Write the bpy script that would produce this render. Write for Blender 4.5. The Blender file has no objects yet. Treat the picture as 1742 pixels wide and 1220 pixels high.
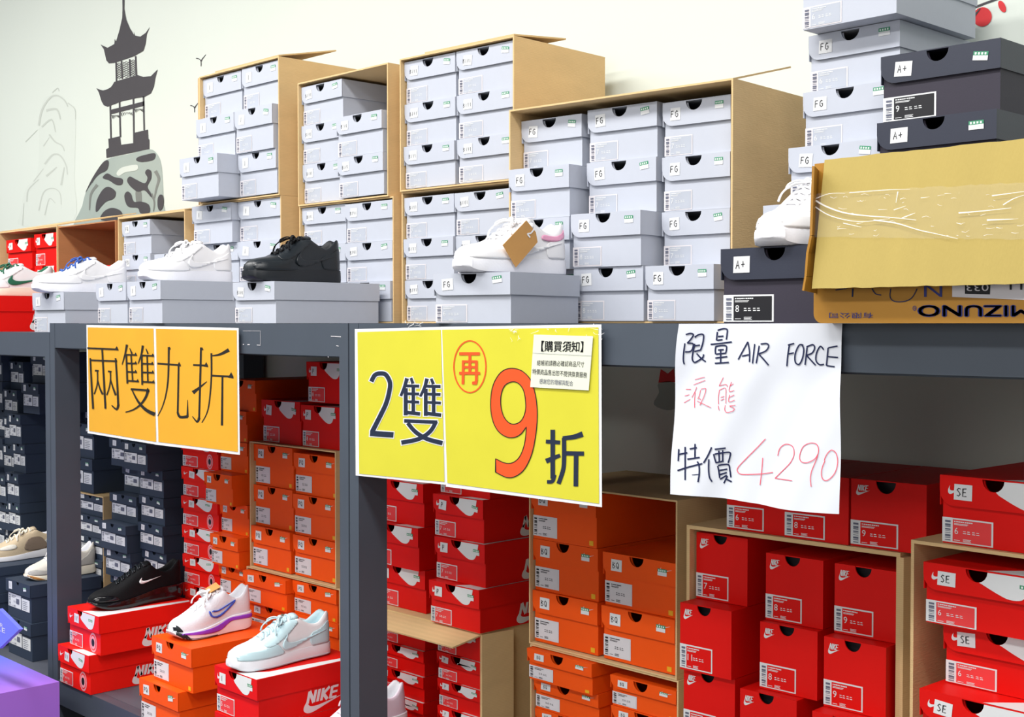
import bpy, bmesh, math, random
from mathutils import Vector, Matrix
from mathutils.bvhtree import BVHTree
random.seed(7)
SC = bpy.context.scene
COL = SC.collection

# ------------------------------------------------------------------ camera
CX, CY, F = 871.0, 610.0, 2200.0
YAW, PIT = math.radians(44.0), math.atan(60.0 / 2200.0)
EYE = Vector((0, -1.86, 1.45))
FW = Vector((-math.cos(YAW) * math.cos(PIT), math.sin(YAW) * math.cos(PIT), -math.sin(PIT)))
RT = Vector((math.sin(YAW), math.cos(YAW), 0))
UP = RT.cross(FW)
cd = bpy.data.cameras.new('camera'); cam = bpy.data.objects.new('camera', cd); COL.objects.link(cam)
cd.sensor_width = 36; cd.lens = 36 * F / 1742; cd.clip_start = .05; cd.clip_end = 60
cam.matrix_world = Matrix(((RT.x, UP.x, -FW.x, EYE.x), (RT.y, UP.y, -FW.y, EYE.y), (RT.z, UP.z, -FW.z, EYE.z), (0, 0, 0, 1)))
SC.camera = cam
# ------------------------------------------------------------------ world, lights, exposure
wd = bpy.data.worlds.new('store_light'); SC.world = wd; wd.use_nodes = True
wd.node_tree.nodes['Background'].inputs[0].default_value = (.93, .97, 1, 1)
wd.node_tree.nodes['Background'].inputs[1].default_value = .3
def area(name, loc, rot, sx, sy, power, color=(1, .98, .95)):
    l = bpy.data.lights.new(name, 'AREA'); l.shape = 'RECTANGLE'; l.size = sx; l.size_y = sy; l.energy = power; l.color = color
    o = bpy.data.objects.new(name, l); COL.objects.link(o); o.location = loc; o.rotation_euler = rot
    return o
for ly, lp in ((-3.2, 95), (-1.3, 120)):
    for lx in (-6.2, -3.4, -.6):
        area('ceiling_lamp', (lx, ly, 3.7), (0, 0, 0), 2.2, .5, lp)
area('fill_light', (-.4, -5.2, 2.2), (math.radians(78), 0, math.radians(28)), 3.6, 1.6, 85)  # added soft fill to brighten the lower shelves; no real fixture there
vs = SC.view_settings; vs.view_transform = 'Standard'; vs.look = 'None'; vs.gamma = 1; vs.exposure = -.4; vs.use_curve_mapping = False
SC.display_settings.display_device = 'sRGB'

# ------------------------------------------------------------------ pixel -> world helpers
def ray(px, py):
    return FW + RT * ((px - CX) / F) - UP * ((py - CY) / F)
def onY(px, py, Y):
    d = ray(px, py); return EYE + d * ((Y - EYE.y) / d.y)
def onX(px, py, X):
    d = ray(px, py); return EYE + d * ((X - EYE.x) / d.x)
def onZ(px, py, Z):
    d = ray(px, py); return EYE + d * ((Z - EYE.z) / d.z)
class Frame:
    """vertical front plane: s runs right along it, q is depth behind it, z is up"""
    def __init__(f, px, Y, deg=0):
        f.O = onY(px, 550, Y); f.a = math.radians(deg)
        f.e = Vector((math.cos(f.a), math.sin(f.a), 0)); f.n = Vector((-math.sin(f.a), math.cos(f.a), 0))
    def sz(f, px, py, q=0):
        d = ray(px, py); t = (q - (EYE - f.O).dot(f.n)) / d.dot(f.n); p = EYE + d * t
        return (p - f.O).dot(f.e), p.z
    def w(f, s, q, z=0):
        p = f.O + f.e * s + f.n * q; return Vector((p.x, p.y, z))

# ------------------------------------------------------------------ materials
def lin(c):
    return tuple(((v / 255) / 12.92 if v / 255 <= .04045 else ((v / 255 + .055) / 1.055) ** 2.4) for v in c) + (1,)
MATS = {}
def mat(name, rgb, rough=.6, noise=.04, scale=30, bump=0, metal=0, spec=.4, coat=0, stretch=None, bscale=None, trans=0, alpha=1):
    if name in MATS: return MATS[name]
    m = bpy.data.materials.new(name); m.use_nodes = True; nt = m.node_tree; b = nt.nodes['Principled BSDF']
    tc = nt.nodes.new('ShaderNodeTexCoord'); mp = nt.nodes.new('ShaderNodeMapping'); nt.links.new(tc.outputs['Object'], mp.inputs[0])
    if stretch: mp.inputs['Scale'].default_value = stretch
    c = lin(rgb)
    n = nt.nodes.new('ShaderNodeTexNoise'); n.inputs['Scale'].default_value = scale; n.inputs['Detail'].default_value = 4
    nt.links.new(mp.outputs[0], n.inputs[0])
    mx = nt.nodes.new('ShaderNodeMix'); mx.data_type = 'RGBA'
    mx.inputs[6].default_value = tuple(v * (1 - noise * 2) for v in c[:3]) + (1,)
    mx.inputs[7].default_value = tuple(min(1, v * (1 + noise * 2)) for v in c[:3]) + (1,)
    nt.links.new(n.outputs[0], mx.inputs[0]); nt.links.new(mx.outputs[2], b.inputs['Base Color'])
    b.inputs['Roughness'].default_value = rough; b.inputs['Metallic'].default_value = metal
    b.inputs['Specular IOR Level'].default_value = spec; b.inputs['Coat Weight'].default_value = coat
    if trans: b.inputs['Transmission Weight'].default_value = trans
    if alpha < 1: b.inputs['Alpha'].default_value = alpha
    if bump:
        n2 = nt.nodes.new('ShaderNodeTexNoise'); n2.inputs['Scale'].default_value = bscale or scale * 6; nt.links.new(mp.outputs[0], n2.inputs[0])
        bp = nt.nodes.new('ShaderNodeBump'); bp.inputs['Strength'].default_value = bump; bp.inputs['Distance'].default_value = .002
        nt.links.new(n2.outputs[0], bp.inputs['Height']); nt.links.new(bp.outputs[0], b.inputs['Normal'])
    MATS[name] = m; return m
M = {}
def cardboard(name, rgb):
    """corrugated kraft: faint horizontal flute lines plus fibre noise"""
    m = mat(name, rgb, .8, .05, 9, .25, bscale=90, stretch=(1, 1, 3)); nt = m.node_tree; b = nt.nodes['Principled BSDF']
    mp = [n for n in nt.nodes if n.type == 'MAPPING'][0]
    wv = nt.nodes.new('ShaderNodeTexWave'); wv.bands_direction = 'Z'; wv.inputs['Scale'].default_value = 26; wv.inputs['Distortion'].default_value = .6
    nt.links.new(mp.outputs[0], wv.inputs[0])
    old = b.inputs['Base Color'].links[0].from_socket
    mx = nt.nodes.new('ShaderNodeMix'); mx.data_type = 'RGBA'; mx.blend_type = 'MULTIPLY'; mx.inputs[0].default_value = .06
    nt.links.new(old, mx.inputs[6]); nt.links.new(wv.outputs[0], mx.inputs[7]); nt.links.new(mx.outputs[2], b.inputs['Base Color'])
    return m
M['kraft'] = cardboard('kraft cardboard', (216, 184, 134))
M['kraft_in'] = cardboard('brown cardboard', (178, 122, 78))
M['yellowkraft'] = mat('yellow cardboard', (170, 150, 82), .75, .03, 5, .2, bscale=80, stretch=(4, 1, 1))
M['amberkraft'] = mat('amber cardboard', (165, 117, 38), .5, .06, 7, .2, bscale=60)
M['grey'] = mat('grey box paper', (182, 187, 199), .6, .012, 60, .05)
M['orange'] = mat('orange box paper', (238, 84, 12), .5, .015, 60, .05, spec=.2)
M['red'] = mat('red box paper', (218, 14, 8), .5, .015, 60, .05, spec=.2)
M['redB'] = mat('scarlet box paper', (232, 24, 14), .5, .015, 60, .05, spec=.2)
M['navy'] = mat('navy box paper', (44, 56, 74), .6, .02, 60, .05)
M['black'] = mat('charcoal box paper', (48, 52, 66), .42, .02, 60, .05)
M['blackbody'] = mat('aubergine box paper', (46, 42, 56), .6, .02, 60, .05)
M['hole'] = mat('box inner board', (96, 80, 58), .9)
M['white'] = mat('white print', (218, 220, 222), .55, .01)
M['offwhite'] = mat('label paper', (214, 210, 214), .6, .02)
M['ink'] = mat('black ink', (22, 22, 28), .5)
M['navyink'] = mat('navy marker', (16, 26, 66), .5)
M['redink'] = mat('red marker', (222, 84, 104), .5)
M['fadedink'] = mat('grey ink', (96, 100, 118), .6)
M['greyfield'] = mat('grey label field', (172, 178, 190), .6)
M['green'] = mat('green price band', (60, 140, 104), .6)
M['palegreen'] = mat('pale lettering', (225, 235, 230), .6)
M['yellowdot'] = mat('yellow sticker', (230, 170, 30), .5)
M['pinkring'] = mat('pink print', (228, 150, 160), .5)
M['rack'] = mat('grey blue rack paint', (68, 76, 87), .45, .06, 7, .1, spec=.5, stretch=(1, 1, 1))
M['rackside'] = mat('shaded rack paint', (56, 56, 66), .5, .06, 7, .1)  # rack paint with the shade of the post sides in its colour; unused
M['deck'] = mat('rack deck board', (78, 82, 92), .5, .05, 8)
M['wallp'] = mat('cream wall paint', (213, 220, 212), .85, .012, 2, .05)
M['floorp'] = mat('grey floor', (120, 120, 118), .4, .05, 3)
M['pag'] = mat('mural charcoal', (72, 70, 74), .85, .03, 20)
M['rock'] = mat('mural grey green', (160, 172, 166), .85, .05, 5)
M['faint'] = mat('mural faint grey', (192, 198, 190), .85, .02, 12)
M['pale'] = mat('mural pale', (205, 212, 205), .85, .03, 8)
M['midrock'] = mat('mural mid grey', (122, 126, 122), .85, .03, 20)
M['haze'] = mat('mural haze', (210, 217, 209), .85, .01, 3)
M['mred'] = mat('mural red', (206, 58, 62), .85, .02, 12)
M['osign'] = mat('orange sign print', (222, 163, 44), .35, .05, 8, 0, coat=.15)
M['ysign'] = mat('yellow sign print', (206, 200, 58), .3, .03, 9, 0, coat=.3)
M['paper'] = mat('white paper', (206, 210, 219), .7, .01, 6, .15, bscale=14)
M['cream'] = mat('cream card', (216, 219, 202), .6, .01)
M['signnavy'] = mat('navy lettering', (30, 40, 62), .45)
M['signred'] = mat('orange red lettering', (236, 82, 34), .45, .03)
M['signblack'] = mat('black lettering', (30, 28, 24), .5)
M['tape'] = mat('clear tape', (235, 240, 240), .08, .01, 10, .8, spec=.9, bscale=60, alpha=.07)
M['shine'] = mat('tape glints', (245, 245, 245), .12, .01, 10, .8, spec=1, bscale=60, alpha=.7)  # near-white colour for painted glints on tape
M['lilac'] = mat('lilac board', (150, 140, 226), .35, .02, 4)
M['tag'] = mat('kraft hang tag', (196, 146, 84), .7)
M['logoblue'] = mat('blue carton print', (40, 46, 110), .5)

# ------------------------------------------------------------------ object helpers
def obj(name, bm, mats, parent=None, smooth=False):
    me = bpy.data.meshes.new(name)
    bmesh.ops.recalc_face_normals(bm, faces=bm.faces)
    bm.to_mesh(me); bm.free()
    for m in (mats if isinstance(mats, (list, tuple)) else [mats]): me.materials.append(M[m] if isinstance(m, str) else m)
    if smooth:
        for p in me.polygons: p.use_smooth = True
    o = bpy.data.objects.new(name, me); COL.objects.link(o)
    if parent: o.parent = parent
    return o
def tag(o, label=None, cat=None, group=None, kind=None):
    if label: o['label'] = label
    if cat: o['category'] = cat
    if group: o['group'] = group
    if kind: o['kind'] = kind
    return o
def thing(name, loc, rz, label, cat, group=None):
    o = bpy.data.objects.new(name, None); COL.objects.link(o); o.location = loc; o.rotation_euler = (0, 0, rz); o.empty_display_size = .05
    return tag(o, label, cat, group)
def box(bm, x0, x1, y0, y1, z0, z1, mi=0):
    v = [bm.verts.new((x, y, z)) for x in (x0, x1) for y in (y0, y1) for z in (z0, z1)]
    for f in ((0, 1, 3, 2), (4, 6, 7, 5), (0, 4, 5, 1), (2, 3, 7, 6), (0, 2, 6, 4), (1, 5, 7, 3)):
        fc = bm.faces.new([v[i] for i in f]); fc.material_index = mi
def prism(bm, pts, y0, y1, mi=0, fn=None):
    """pts in (x,z), extruded from y0 to y1"""
    fn = fn or (lambda x, y, z: (x, y, z))
    a = [bm.verts.new(fn(x, y0, z)) for x, z in pts]; b = [bm.verts.new(fn(x, y1, z)) for x, z in pts]
    n = len(pts)
    fs = [bm.faces.new(a), bm.faces.new(b[::-1])] + [bm.faces.new((a[i], a[(i + 1) % n], b[(i + 1) % n], b[i])) for i in range(n)]
    for f in fs: f.material_index = mi
def flat(bm, pts, fn, mi=0):
    """flat print: polygon in 2-D mapped by fn; faces only (ink has no thickness)"""
    f = bm.faces.new([bm.verts.new(fn(*p)) for p in pts]); f.material_index = mi
    return f
_RB = [0]
def ribbon(bm, pts, w, fn_, mi=0, w2=None, closed=False):
    n = len(pts); _RB[0] = (_RB[0] + 1) % 24; oy = _RB[0] * 1.5e-5
    fn = lambda a, b: (lambda p: (p[0], p[1] - oy, p[2]))(fn_(a, b))
    if w2 is None: w2 = w
    L, R = [], []
    for i, p in enumerate(pts):
        a = pts[(i - 1) % n] if (i or closed) else p; c = pts[(i + 1) % n] if (i < n - 1 or closed) else p
        dx, dy = c[0] - a[0], c[1] - a[1]; l = math.hypot(dx, dy) or 1; nx, ny = -dy / l, dx / l
        k = (w + (w2 - w) * i / max(1, n - 1)) / 2
        # mitre
        if 0 < i < n - 1 or closed:
            d1 = (p[0] - a[0], p[1] - a[1]); l1 = math.hypot(*d1) or 1
            cs = abs(nx * -d1[1] / l1 + ny * d1[0] / l1); k /= max(.55, cs)
        e = 0
        L.append(bm.verts.new(fn(p[0] + nx * k, p[1] + ny * k))); R.append(bm.verts.new(fn(p[0] - nx * k, p[1] - ny * k)))
    for i in range(n - 1 + (1 if closed else 0)):
        j = (i + 1) % n
        f = bm.faces.new((L[i], L[j], R[j], R[i])); f.material_index = mi
def smoothpts(pts, sub=5, closed=False):
    n = len(pts); out = []
    for i in range(n if closed else n - 1):
        p0 = pts[(i - 1) % n] if (i or closed) else pts[0]; p1 = pts[i]; p2 = pts[(i + 1) % n]
        p3 = pts[(i + 2) % n] if (i < n - 2 or closed) else pts[-1]
        for k in range(sub):
            t = k / sub
            out.append(tuple(.5 * ((2 * b) + (-a + c) * t + (2 * a - 5 * b + 4 * c - d) * t * t + (-a + 3 * b - 3 * c + d) * t ** 3) for a, b, c, d in zip(p0, p1, p2, p3)))
    if not closed: out.append(tuple(pts[-1]))
    return out
_T = {}
def text_tris(s, res=3):
    if s in _T: return _T[s]
    c = bpy.data.curves.new('lettering', 'FONT'); c.body = s; c.resolution_u = res
    o = bpy.data.objects.new('lettering', c); m = o.to_mesh()
    vs_ = [(v.co.x, v.co.y) for v in m.vertices]; fs = [tuple(p.vertices) for p in m.polygons]
    o.to_mesh_clear(); bpy.data.objects.remove(o); bpy.data.curves.remove(c)
    x0 = min(v[0] for v in vs_); x1 = max(v[0] for v in vs_); y0 = min(v[1] for v in vs_); y1 = max(v[1] for v in vs_)
    vs_ = [((x - x0) / (x1 - x0), (y - y0) / (y1 - y0)) for x, y in vs_]
    _T[s] = (vs_, fs, (x1 - x0) / (y1 - y0)); return _T[s]
def text(bm, s, fn, mi=0):
    """fn maps unit square (0..1,0..1) of the word's bounds to 3-D"""
    v, fs, asp = text_tris(s)
    vv = [bm.verts.new(fn(*p)) for p in v]
    for f in fs:
        try: bm.faces.new([vv[i] for i in f]).material_index = mi
        except ValueError: pass
STROKES = {
    'F': [[(0, 0), (.05, 1)], [(.05, 1), (.6, 1)], [(.02, .55), (.5, .55)]],
    'G': [[(.6, .85), (.35, 1), (.05, .7), (.05, .25), (.35, 0), (.6, .2), (.6, .5), (.3, .5)]],
    'A': [[(0, 0), (.35, 1), (.6, 0)], [(.1, .4), (.52, .4)]], '+': [[(0, .5), (.6, .55)], [(.3, .2), (.32, .9)]],
    'S': [[(.6, .9), (.3, 1), (.05, .75), (.35, .5), (.55, .25), (.3, 0), (0, .1)]],
    'E': [[(.6, 1), (.05, .95), (0, 0), (.6, .03)], [(.03, .5), (.5, .52)]],
    'B': [[(0, 0), (.03, 1), (.5, .85), (.1, .55), (.6, .3), (.3, 0), (0, 0)]],
    'Q': [[(.3, 0), (.02, .3), (.05, .8), (.35, 1), (.6, .75), (.6, .25), (.3, 0)], [(.35, .35), (.65, -.05)]],
    'P': [[(0, 0), (.05, 1)], [(.05, 1), (.55, .9), (.5, .55), (.05, .45)]],
    'I': [[(.3, 0), (.3, 1)]], 'V': [[(0, 1), (.3, 0), (.6, 1)]], 'R': [[(0, 0), (.05, 1), (.5, .85), (.05, .5), (.6, 0)]],
}
def hand(bm, s, x, z, h, fn, mi, w=None):
    for ch in s:
        for st in STROKES.get(ch, []): ribbon(bm, [(x + p[0] * h * .85, z + p[1] * h) for p in st], w or h * .11, fn, mi)
        x += h * .8
SWOOSH = smoothpts([(1.0, .42), (.62, .23), (.36, .09), (.2, .02), (.09, .03), (.02, .11), (.01, .23), (.06, .38), (.14, .52)], 4) + \
    smoothpts([(.13, .44), (.12, .33), (.17, .25), (.28, .225), (.42, .245), (.7, .32)], 4)
def swoosh(bm, x, z, w, h, fn, mi):
    flat(bm, [(x + p[0] * w, z + p[1] / .52 * h) for p in SWOOSH], fn, mi)
def wordmark(bm, x, z, w, h, fn, mi):
    """NIKE in heavy slanted capitals above the swoosh"""
    sw, zz, hh = w * .17, z + h * .42, h * .5
    g = lambda a, b: fn(x + a + (b - zz) * .25, b)
    lw = w * .15; c = 0; t = w * .065
    def bar(a, b, ww=t): ribbon(bm, [a, b], ww, g, mi)
    o = w * .1
    bar((o, zz), (o, zz + hh)); bar((o, zz + hh), (o + lw, zz)); bar((o + lw, zz), (o + lw, zz + hh)); o += lw + w * .09
    bar((o, zz), (o, zz + hh)); o += w * .09
    bar((o, zz), (o, zz + hh)); bar((o, zz + hh * .45), (o + lw, zz + hh)); bar((o + t * .3, zz + hh * .55), (o + lw, zz)); o += lw + w * .07
    bar((o, zz), (o, zz + hh))
    for k in (.06, .5, .94): bar((o, zz + hh * k), (o + lw, zz + hh * k), t * .7)
    swoosh(bm, x, z, w, h * .62, fn, mi)
def round_poly(x0, x1, z0, z1, r, corners='bl', n=6):
    pts = []
    for key, cx, cz, a0 in (('bl', x0 + r, z0 + r, 180), ('br', x1 - r, z0 + r, 270), ('tr', x1 - r, z1 - r, 0), ('tl', x0 + r, z1 - r, 90)):
        if key in corners:
            pts += [(cx + r * math.cos(math.radians(a0 + 90 * k / n)), cz + r * math.sin(math.radians(a0 + 90 * k / n))) for k in range(n + 1)]
        else: pts.append({'bl': (x0, z0), 'br': (x1, z0), 'tr': (x1, z1), 'tl': (x0, z1)}[key])
    return pts
def notch_pts(cx, z, r, ry=None, n=10):
    ry = ry or r
    return [(cx + r * math.cos(math.pi * k / n), z - ry * math.sin(math.pi * k / n)) for k in range(n + 1)]

# ------------------------------------------------------------------ shoeboxes
# local frame: origin at the front-bottom-left corner, x right along the short front, y back, z up
def label_print(bm, x, z, w, h, style, size, y):
    """printed size label: border 0, field 1, ink 2, figures 3"""
    g = lambda a, b: (a, y, b)
    g2 = lambda a, b: (a, y - .0004, b)
    g3 = lambda a, b: (a, y - .0008, b)
    flat(bm, [(x, z), (x + w, z), (x + w, z + h), (x, z + h)], g, 0)
    bw = .21
    if style != 'plain':
        flat(bm, [(x + w * bw, z + h * .05), (x + w * .965, z + h * .05), (x + w * .965, z + h * .94), (x + w * bw, z + h * .94)], g2, 1)
    rr = random.Random(3); zz = z + h * .07
    while zz < z + h * .9:
        t = h * rr.choice((.02, .035, .05, .08)); flat(bm, [(x + w * .06, zz), (x + w * .17, zz), (x + w * .17, zz + t), (x + w * .06, zz + t)], g3, 2); zz += t + h * rr.choice((.02, .03, .06))
    def line(a, b, c, t=.022): flat(bm, [(x + w * a, z + h * b), (x + w * c, z + h * b), (x + w * c, z + h * (b + t)), (x + w * a, z + h * (b + t))], g3, 3)
    for k in range(9): line(.24 + k * .042, .84, .24 + k * .042 + (.036 if k % 4 else .028), .045)
    line(.24, .77, .52); line(.24, .73, .5); line(.24, .1, .36); line(.42, .08, .58, .02); line(.42, .12, .56, .02); line(.42, .16, .58, .02)
    for a in (.42, .5, .6, .68): line(a, .48, a + .05, .03); line(a, .4, a + .06, .03)
    if size:
        v, fs, asp = text_tris(size); hh = h * .26; ww = hh * asp
        text(bm, size, lambda a, b: (x + w * .25 + a * ww, y - .0008, z + h * .36 + b * hh), 3)
def price_tag(bm, x, z, w, h, rot, y):
    c, s = math.cos(rot), math.sin(rot)
    g = lambda a, b: (x + a * c - b * s, y, z + a * s + b * c)
    g2 = lambda a, b: (x + a * c - b * s, y - .0004, z + a * s + b * c)
    flat(bm, [(0, 0), (w, 0), (w, h * .55), (0, h * .55)], g, 0); flat(bm, [(0, h * .55), (w, h * .55), (w, h), (0, h)], g, 1)
    for k in range(4): flat(bm, [(w * (.1 + k * .22), h * .64), (w * (.22 + k * .22), h * .64), (w * (.22 + k * .22), h * .88), (w * (.1 + k * .22), h * .88)], g2, 2)
_P = {}
def mk(key, fn):
    """cached part list: [(name, mesh, [subparts])]"""
    if key not in _P: _P[key] = fn()
    return _P[key]
def part(name, bm, mats, subs=(), label=None):
    me = bpy.data.meshes.new(name); bmesh.ops.recalc_face_normals(bm, faces=bm.faces) if name in ('body', 'lid', 'drawer') else None
    bm.to_mesh(me); bm.free()
    for m in mats: me.materials.append(M[m])
    return (name, me, list(subs), label)
def shell(bm, w, d, z0, z1, t, cut, mi_out=0, mi_in=1, front=None):
    """open-topped tray: floor, three walls and a front panel with a finger notch"""
    box(bm, 0, w, t, d, z0, z0 + t, mi_out)
    box(bm, 0, t, t, d, z0 + t, z1, mi_out); box(bm, w - t, w, t, d, z0 + t, z1, mi_out); box(bm, t, w - t, d - t, d, z0 + t, z1, mi_out)
    prism(bm, front, 0, t, mi_out)
    # dark contents (tissue) set back inside
    box(bm, t, w - t, .03, d - t, z0 + t, z1 - (z1 - z0) * .42, mi_in)
STY = {
    'grey':   dict(lid='grey', body='grey', bord='offwhite', field='greyfield', ink='fadedink', fig='white', lh=.44, r=.026, nx=.47, nr=.021, code='FG'),
    'black':  dict(lid='black', body='blackbody', bord='white', field='ink', ink='fadedink', fig='white', lh=.42, r=.03, nx=.49, nr=.022, code='A+'),
    'orange': dict(lid='orange', body='orange', bord='offwhite', field='offwhite', ink='ink', fig='ink', lh=.42, r=.026, nx=.47, nr=.021, code='BQ'),
    'redp':   dict(lid='red', body='red', bord='white', field='pinkred', ink='fadedink', fig='white', lh=.44, r=.026, nx=.44, nr=.02, code='P'),
    'rede':   dict(lid='redB', body='redB', bord='white', field='pinkred', ink='fadedink', fig='white', lh=.44, r=.024, nx=.40, nr=.018, code='IV'),
    'navy':   dict(lid='navy', body='navy', bord='white', field='white', ink='fadedink', fig='fadedink', lh=.33, r=.004, nx=.5, nr=.012, code='I'),
}
M['pinkred'] = mat('pinkish red label', (226, 60, 62), .5)
def build_lidded(kind, w, h, d, code, size, tagrot, detail):
    S = STY[kind]; out = []
    lh = h * S['lh']; t = .0025; bw = w - .004
    ncx = w * S['nx']; nr = S['nr']
    # tray
    bm = bmesh.new()
    fr = [(.003, 0), (w - .003, 0), (w - .003, h - .004)] + notch_pts(ncx, h - .004, nr * .93, nr * 1.05) + [(.003, h - .004)]
    YB = .0065
    box(bm, .003, w - .003, YB + t, d - .002, 0, t, 0)
    box(bm, .003, .003 + t, YB + t, d - .002, t, h - .004, 0); box(bm, w - .003 - t, w - .003, YB + t, d - .002, t, h - .004, 0)
    box(bm, .003 + t, w - .003 - t, d - .002 - t, d - .002, t, h - .004, 0)
    prism(bm, fr, YB, YB + t, 0)
    subs = []
    body_subs = subs
    lb = bmesh.new()
    lw, lhh = (w * .42, h * .36) if kind != 'orange' else (w * .38, h * .40)
    if kind == 'black': lw, lhh = w * .46, h * .36
    if kind == 'navy':
        label_print(lb, w * .05, h * .26, w * .52, h * .36, 'plain', None, .0057)
        flat(lb, [(w * .6, h * .26), (w * .92, h * .26), (w * .92, h * .58), (w * .6, h * .58)], lambda a, b: (a, .0057, b), 0)
        for k in range(5): flat(lb, [(w * .63, h * (.3 + k * .05)), (w * (.8 + .02 * (k % 3)), h * (.3 + k * .05)), (w * (.8 + .02 * (k % 3)), h * (.315 + k * .05)), (w * .63, h * (.315 + k * .05))], lambda a, b: (a, .0053, b), 2)
        flat(lb, [(w * .38, h * .38), (w * .5, h * .38), (w * .5, h * .52), (w * .38, h * .52)], lambda a, b: (a, .0047, b), 2)
    else:
        label_print(lb, w * .01, h * .02 if kind != 'orange' else h * .06, lw, lhh, kind, size, .0057)
    subs.append(part('size_label', lb, [S['bord'], S['field'], S['ink'], S['fig']]))
    if kind == 'orange':
        yb = bmesh.new(); flat(yb, [(w * .88, h * .04), (w * .94, h * .04), (w * .94, h * .13), (w * .88, h * .13)], lambda a, b: (a, .0057, b)); subs.append(part('yellow_sticker', yb, ['yellowdot']))
    if kind == 'rede':
        eb = bmesh.new(); c = (w * .76, h * .27)
        for r0, r1, mi, yy in ((.0, .25, 0, .0059), (.0, .2, 1, .0056), (0, .17, 0, .0053), (0, .1, 2, .0050)):
            flat(eb, [(c[0] + h * r1 * .8 * math.cos(k * math.pi / 9), c[1] + h * r1 * math.sin(k * math.pi / 9)) for k in range(18)], lambda a, b, yy=yy: (a, yy, b), mi)
        subs.append(part('round_emblem', eb, ['pinkring', 'redB', 'ink']))
    if kind in ('redp', 'rede') and detail:
        sb = bmesh.new(); g = lambda a, b: (w - .003 + .0006, d * .5 + a, b)
        wordmark(sb, -.02, h * .02, .135, h * .52, g, 0); subs.append(part('side_logo', sb, ['white']))
    out.append(part('body', bm, [S['body'], 'hole'], body_subs))
    # lid
    bm = bmesh.new(); z0, z1 = h - lh, h
    box(bm, 0, w, 0, d, z1 - .002, z1, 0)
    box(bm, 0, .0016, .001, d, z0, z1 - .002, 0); box(bm, w - .0016, w, .001, d, z0, z1 - .002, 0); box(bm, .0016, w - .0016, d - .0016, d, z0, z1 - .002, 0)
    R = S['r']
    fl = [p for p in round_poly(0, w, z0, z1 - .002, R, 'bl')]
    fl = fl[:-1] + notch_pts(ncx, z1 - .002, nr) + [fl[-1]]
    prism(bm, fl, 0, .0016, 0)
    subs = []
    if kind in ('redp', 'rede'):
        wb = bmesh.new()
        pts = [(ncx + nr * math.cos(a), z1 - .0022 - nr * math.sin(a)) for a in [math.radians(v) for v in (1, 20, 40, 60, 75)]]
        xe = w * .88
        pts += smoothpts([(ncx + nr * .5, z1 - lh * .5), (ncx + (xe - ncx) * .38, z1 - lh * .76), (ncx + (xe - ncx) * .6, z1 - lh * .9), (ncx + (xe - ncx) * .82, z1 - lh * .84), (ncx + (xe - ncx) * .95, z1 - lh * .5)], 4) + [(xe, z1 - .0022)]
        flat(wb, pts, lambda a, b: (a, -.0006, b))
        flat(wb, [(ncx + nr * .9, .0), (w * .985, 0), (w * .985, d * .96), (w * .9, d * .98), (w * .83, d * .6), (w * .78, d * .2), (ncx + nr * 1.6, d * .05)], lambda a, b: (a, b, z1 + .0006))
        subs.append(part('white_panel', wb, ['white']))
        nb = bmesh.new(); swoosh(nb, w * .07, z1 - lh * .62, w * .12, lh * .3, lambda a, b: (a, -.0004, b), 0); subs.append(part('small_logo', nb, ['white']))
    if kind == 'orange':
        nb = bmesh.new(); swoosh(nb, w * .78, z1 - lh * .5, w * .17, lh * .24, lambda a, b: (a, -.0004, b), 0); subs.append(part('small_logo', nb, ['white']))
    # hand-lettered sticker
    sk = bmesh.new(); x0, zs = {'navy': .14, 'rede': .22}.get(kind, .12) * w, z1 - lh * .78
    sw, sh = (w * .15, lh * .52); 
    if kind == 'navy': sw, sh = w * .14, lh * .62
    a = tagrot * .5; c, s = math.cos(a), math.sin(a)
    g = lambda p, q: (x0 + p * c - q * s, -.0008, zs + p * s + q * c); g2 = lambda p, q: (x0 + p * c - q * s, -.0012, zs + p * s + q * c)
    flat(sk, [(0, 0), (sw, 0), (sw * 1.02, sh), (sw * .03, sh)], g, 0)
    hh = sh * .5 if len(code) < 3 else sh * .38
    hand(sk, code, sw * .5 - hh * .4 * len(code), sh * .25, hh, g2, 1)
    subs.append(part('letter_sticker', sk, ['white', 'ink']))
    pk = bmesh.new()
    px_ = {'redp': .78, 'rede': .68, 'navy': .74, 'orange': .76}.get(kind, .78)
    price_tag(pk, w * px_, z1 - lh * (.62 if kind != 'grey' else .5), w * .12, lh * .3, tagrot, -.001); subs.append(part('price_tag', pk, ['white', 'green', 'palegreen']))
    out.append(part('lid', bm, [S['lid']], subs))
    return out
def build_slide(w, h, d, size):
    """one-piece red drawer box with a finger notch at the top"""
    out = []; t = .0025; bm = bmesh.new(); nr = w * .135; ncx = w * .47
    box(bm, 0, w, t, d, 0, t, 0); box(bm, 0, t, t, d, t, h, 0); box(bm, w - t, w, t, d, t, h, 0); box(bm, t, w - t, d - t, d, t, h, 0)
    box(bm, t, w - t, t, d - t, h - .002, h, 0)
    prism(bm, [(0, 0), (w, 0), (w, h)] + notch_pts(ncx, h, nr, nr * 1.15) + [(0, h)], 0, t, 0)
    box(bm, t, w - t, .02, .024, t, h - .002, 1)
    lb = bmesh.new(); label_print(lb, 0, h * .03, w * .64, h * .36, 'slide', size, -.0008)
    nb = bmesh.new(); wordmark(nb, w * .07, h * .76, w * .19, h * .17, lambda a, b: (a, -.0006, b), 0)
    out.append(part('body', bm, ['red', 'ink'], [part('size_label', lb, ['white', 'red', 'fadedink', 'white']), part('small_logo', nb, ['white'])]))
    return out
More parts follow.
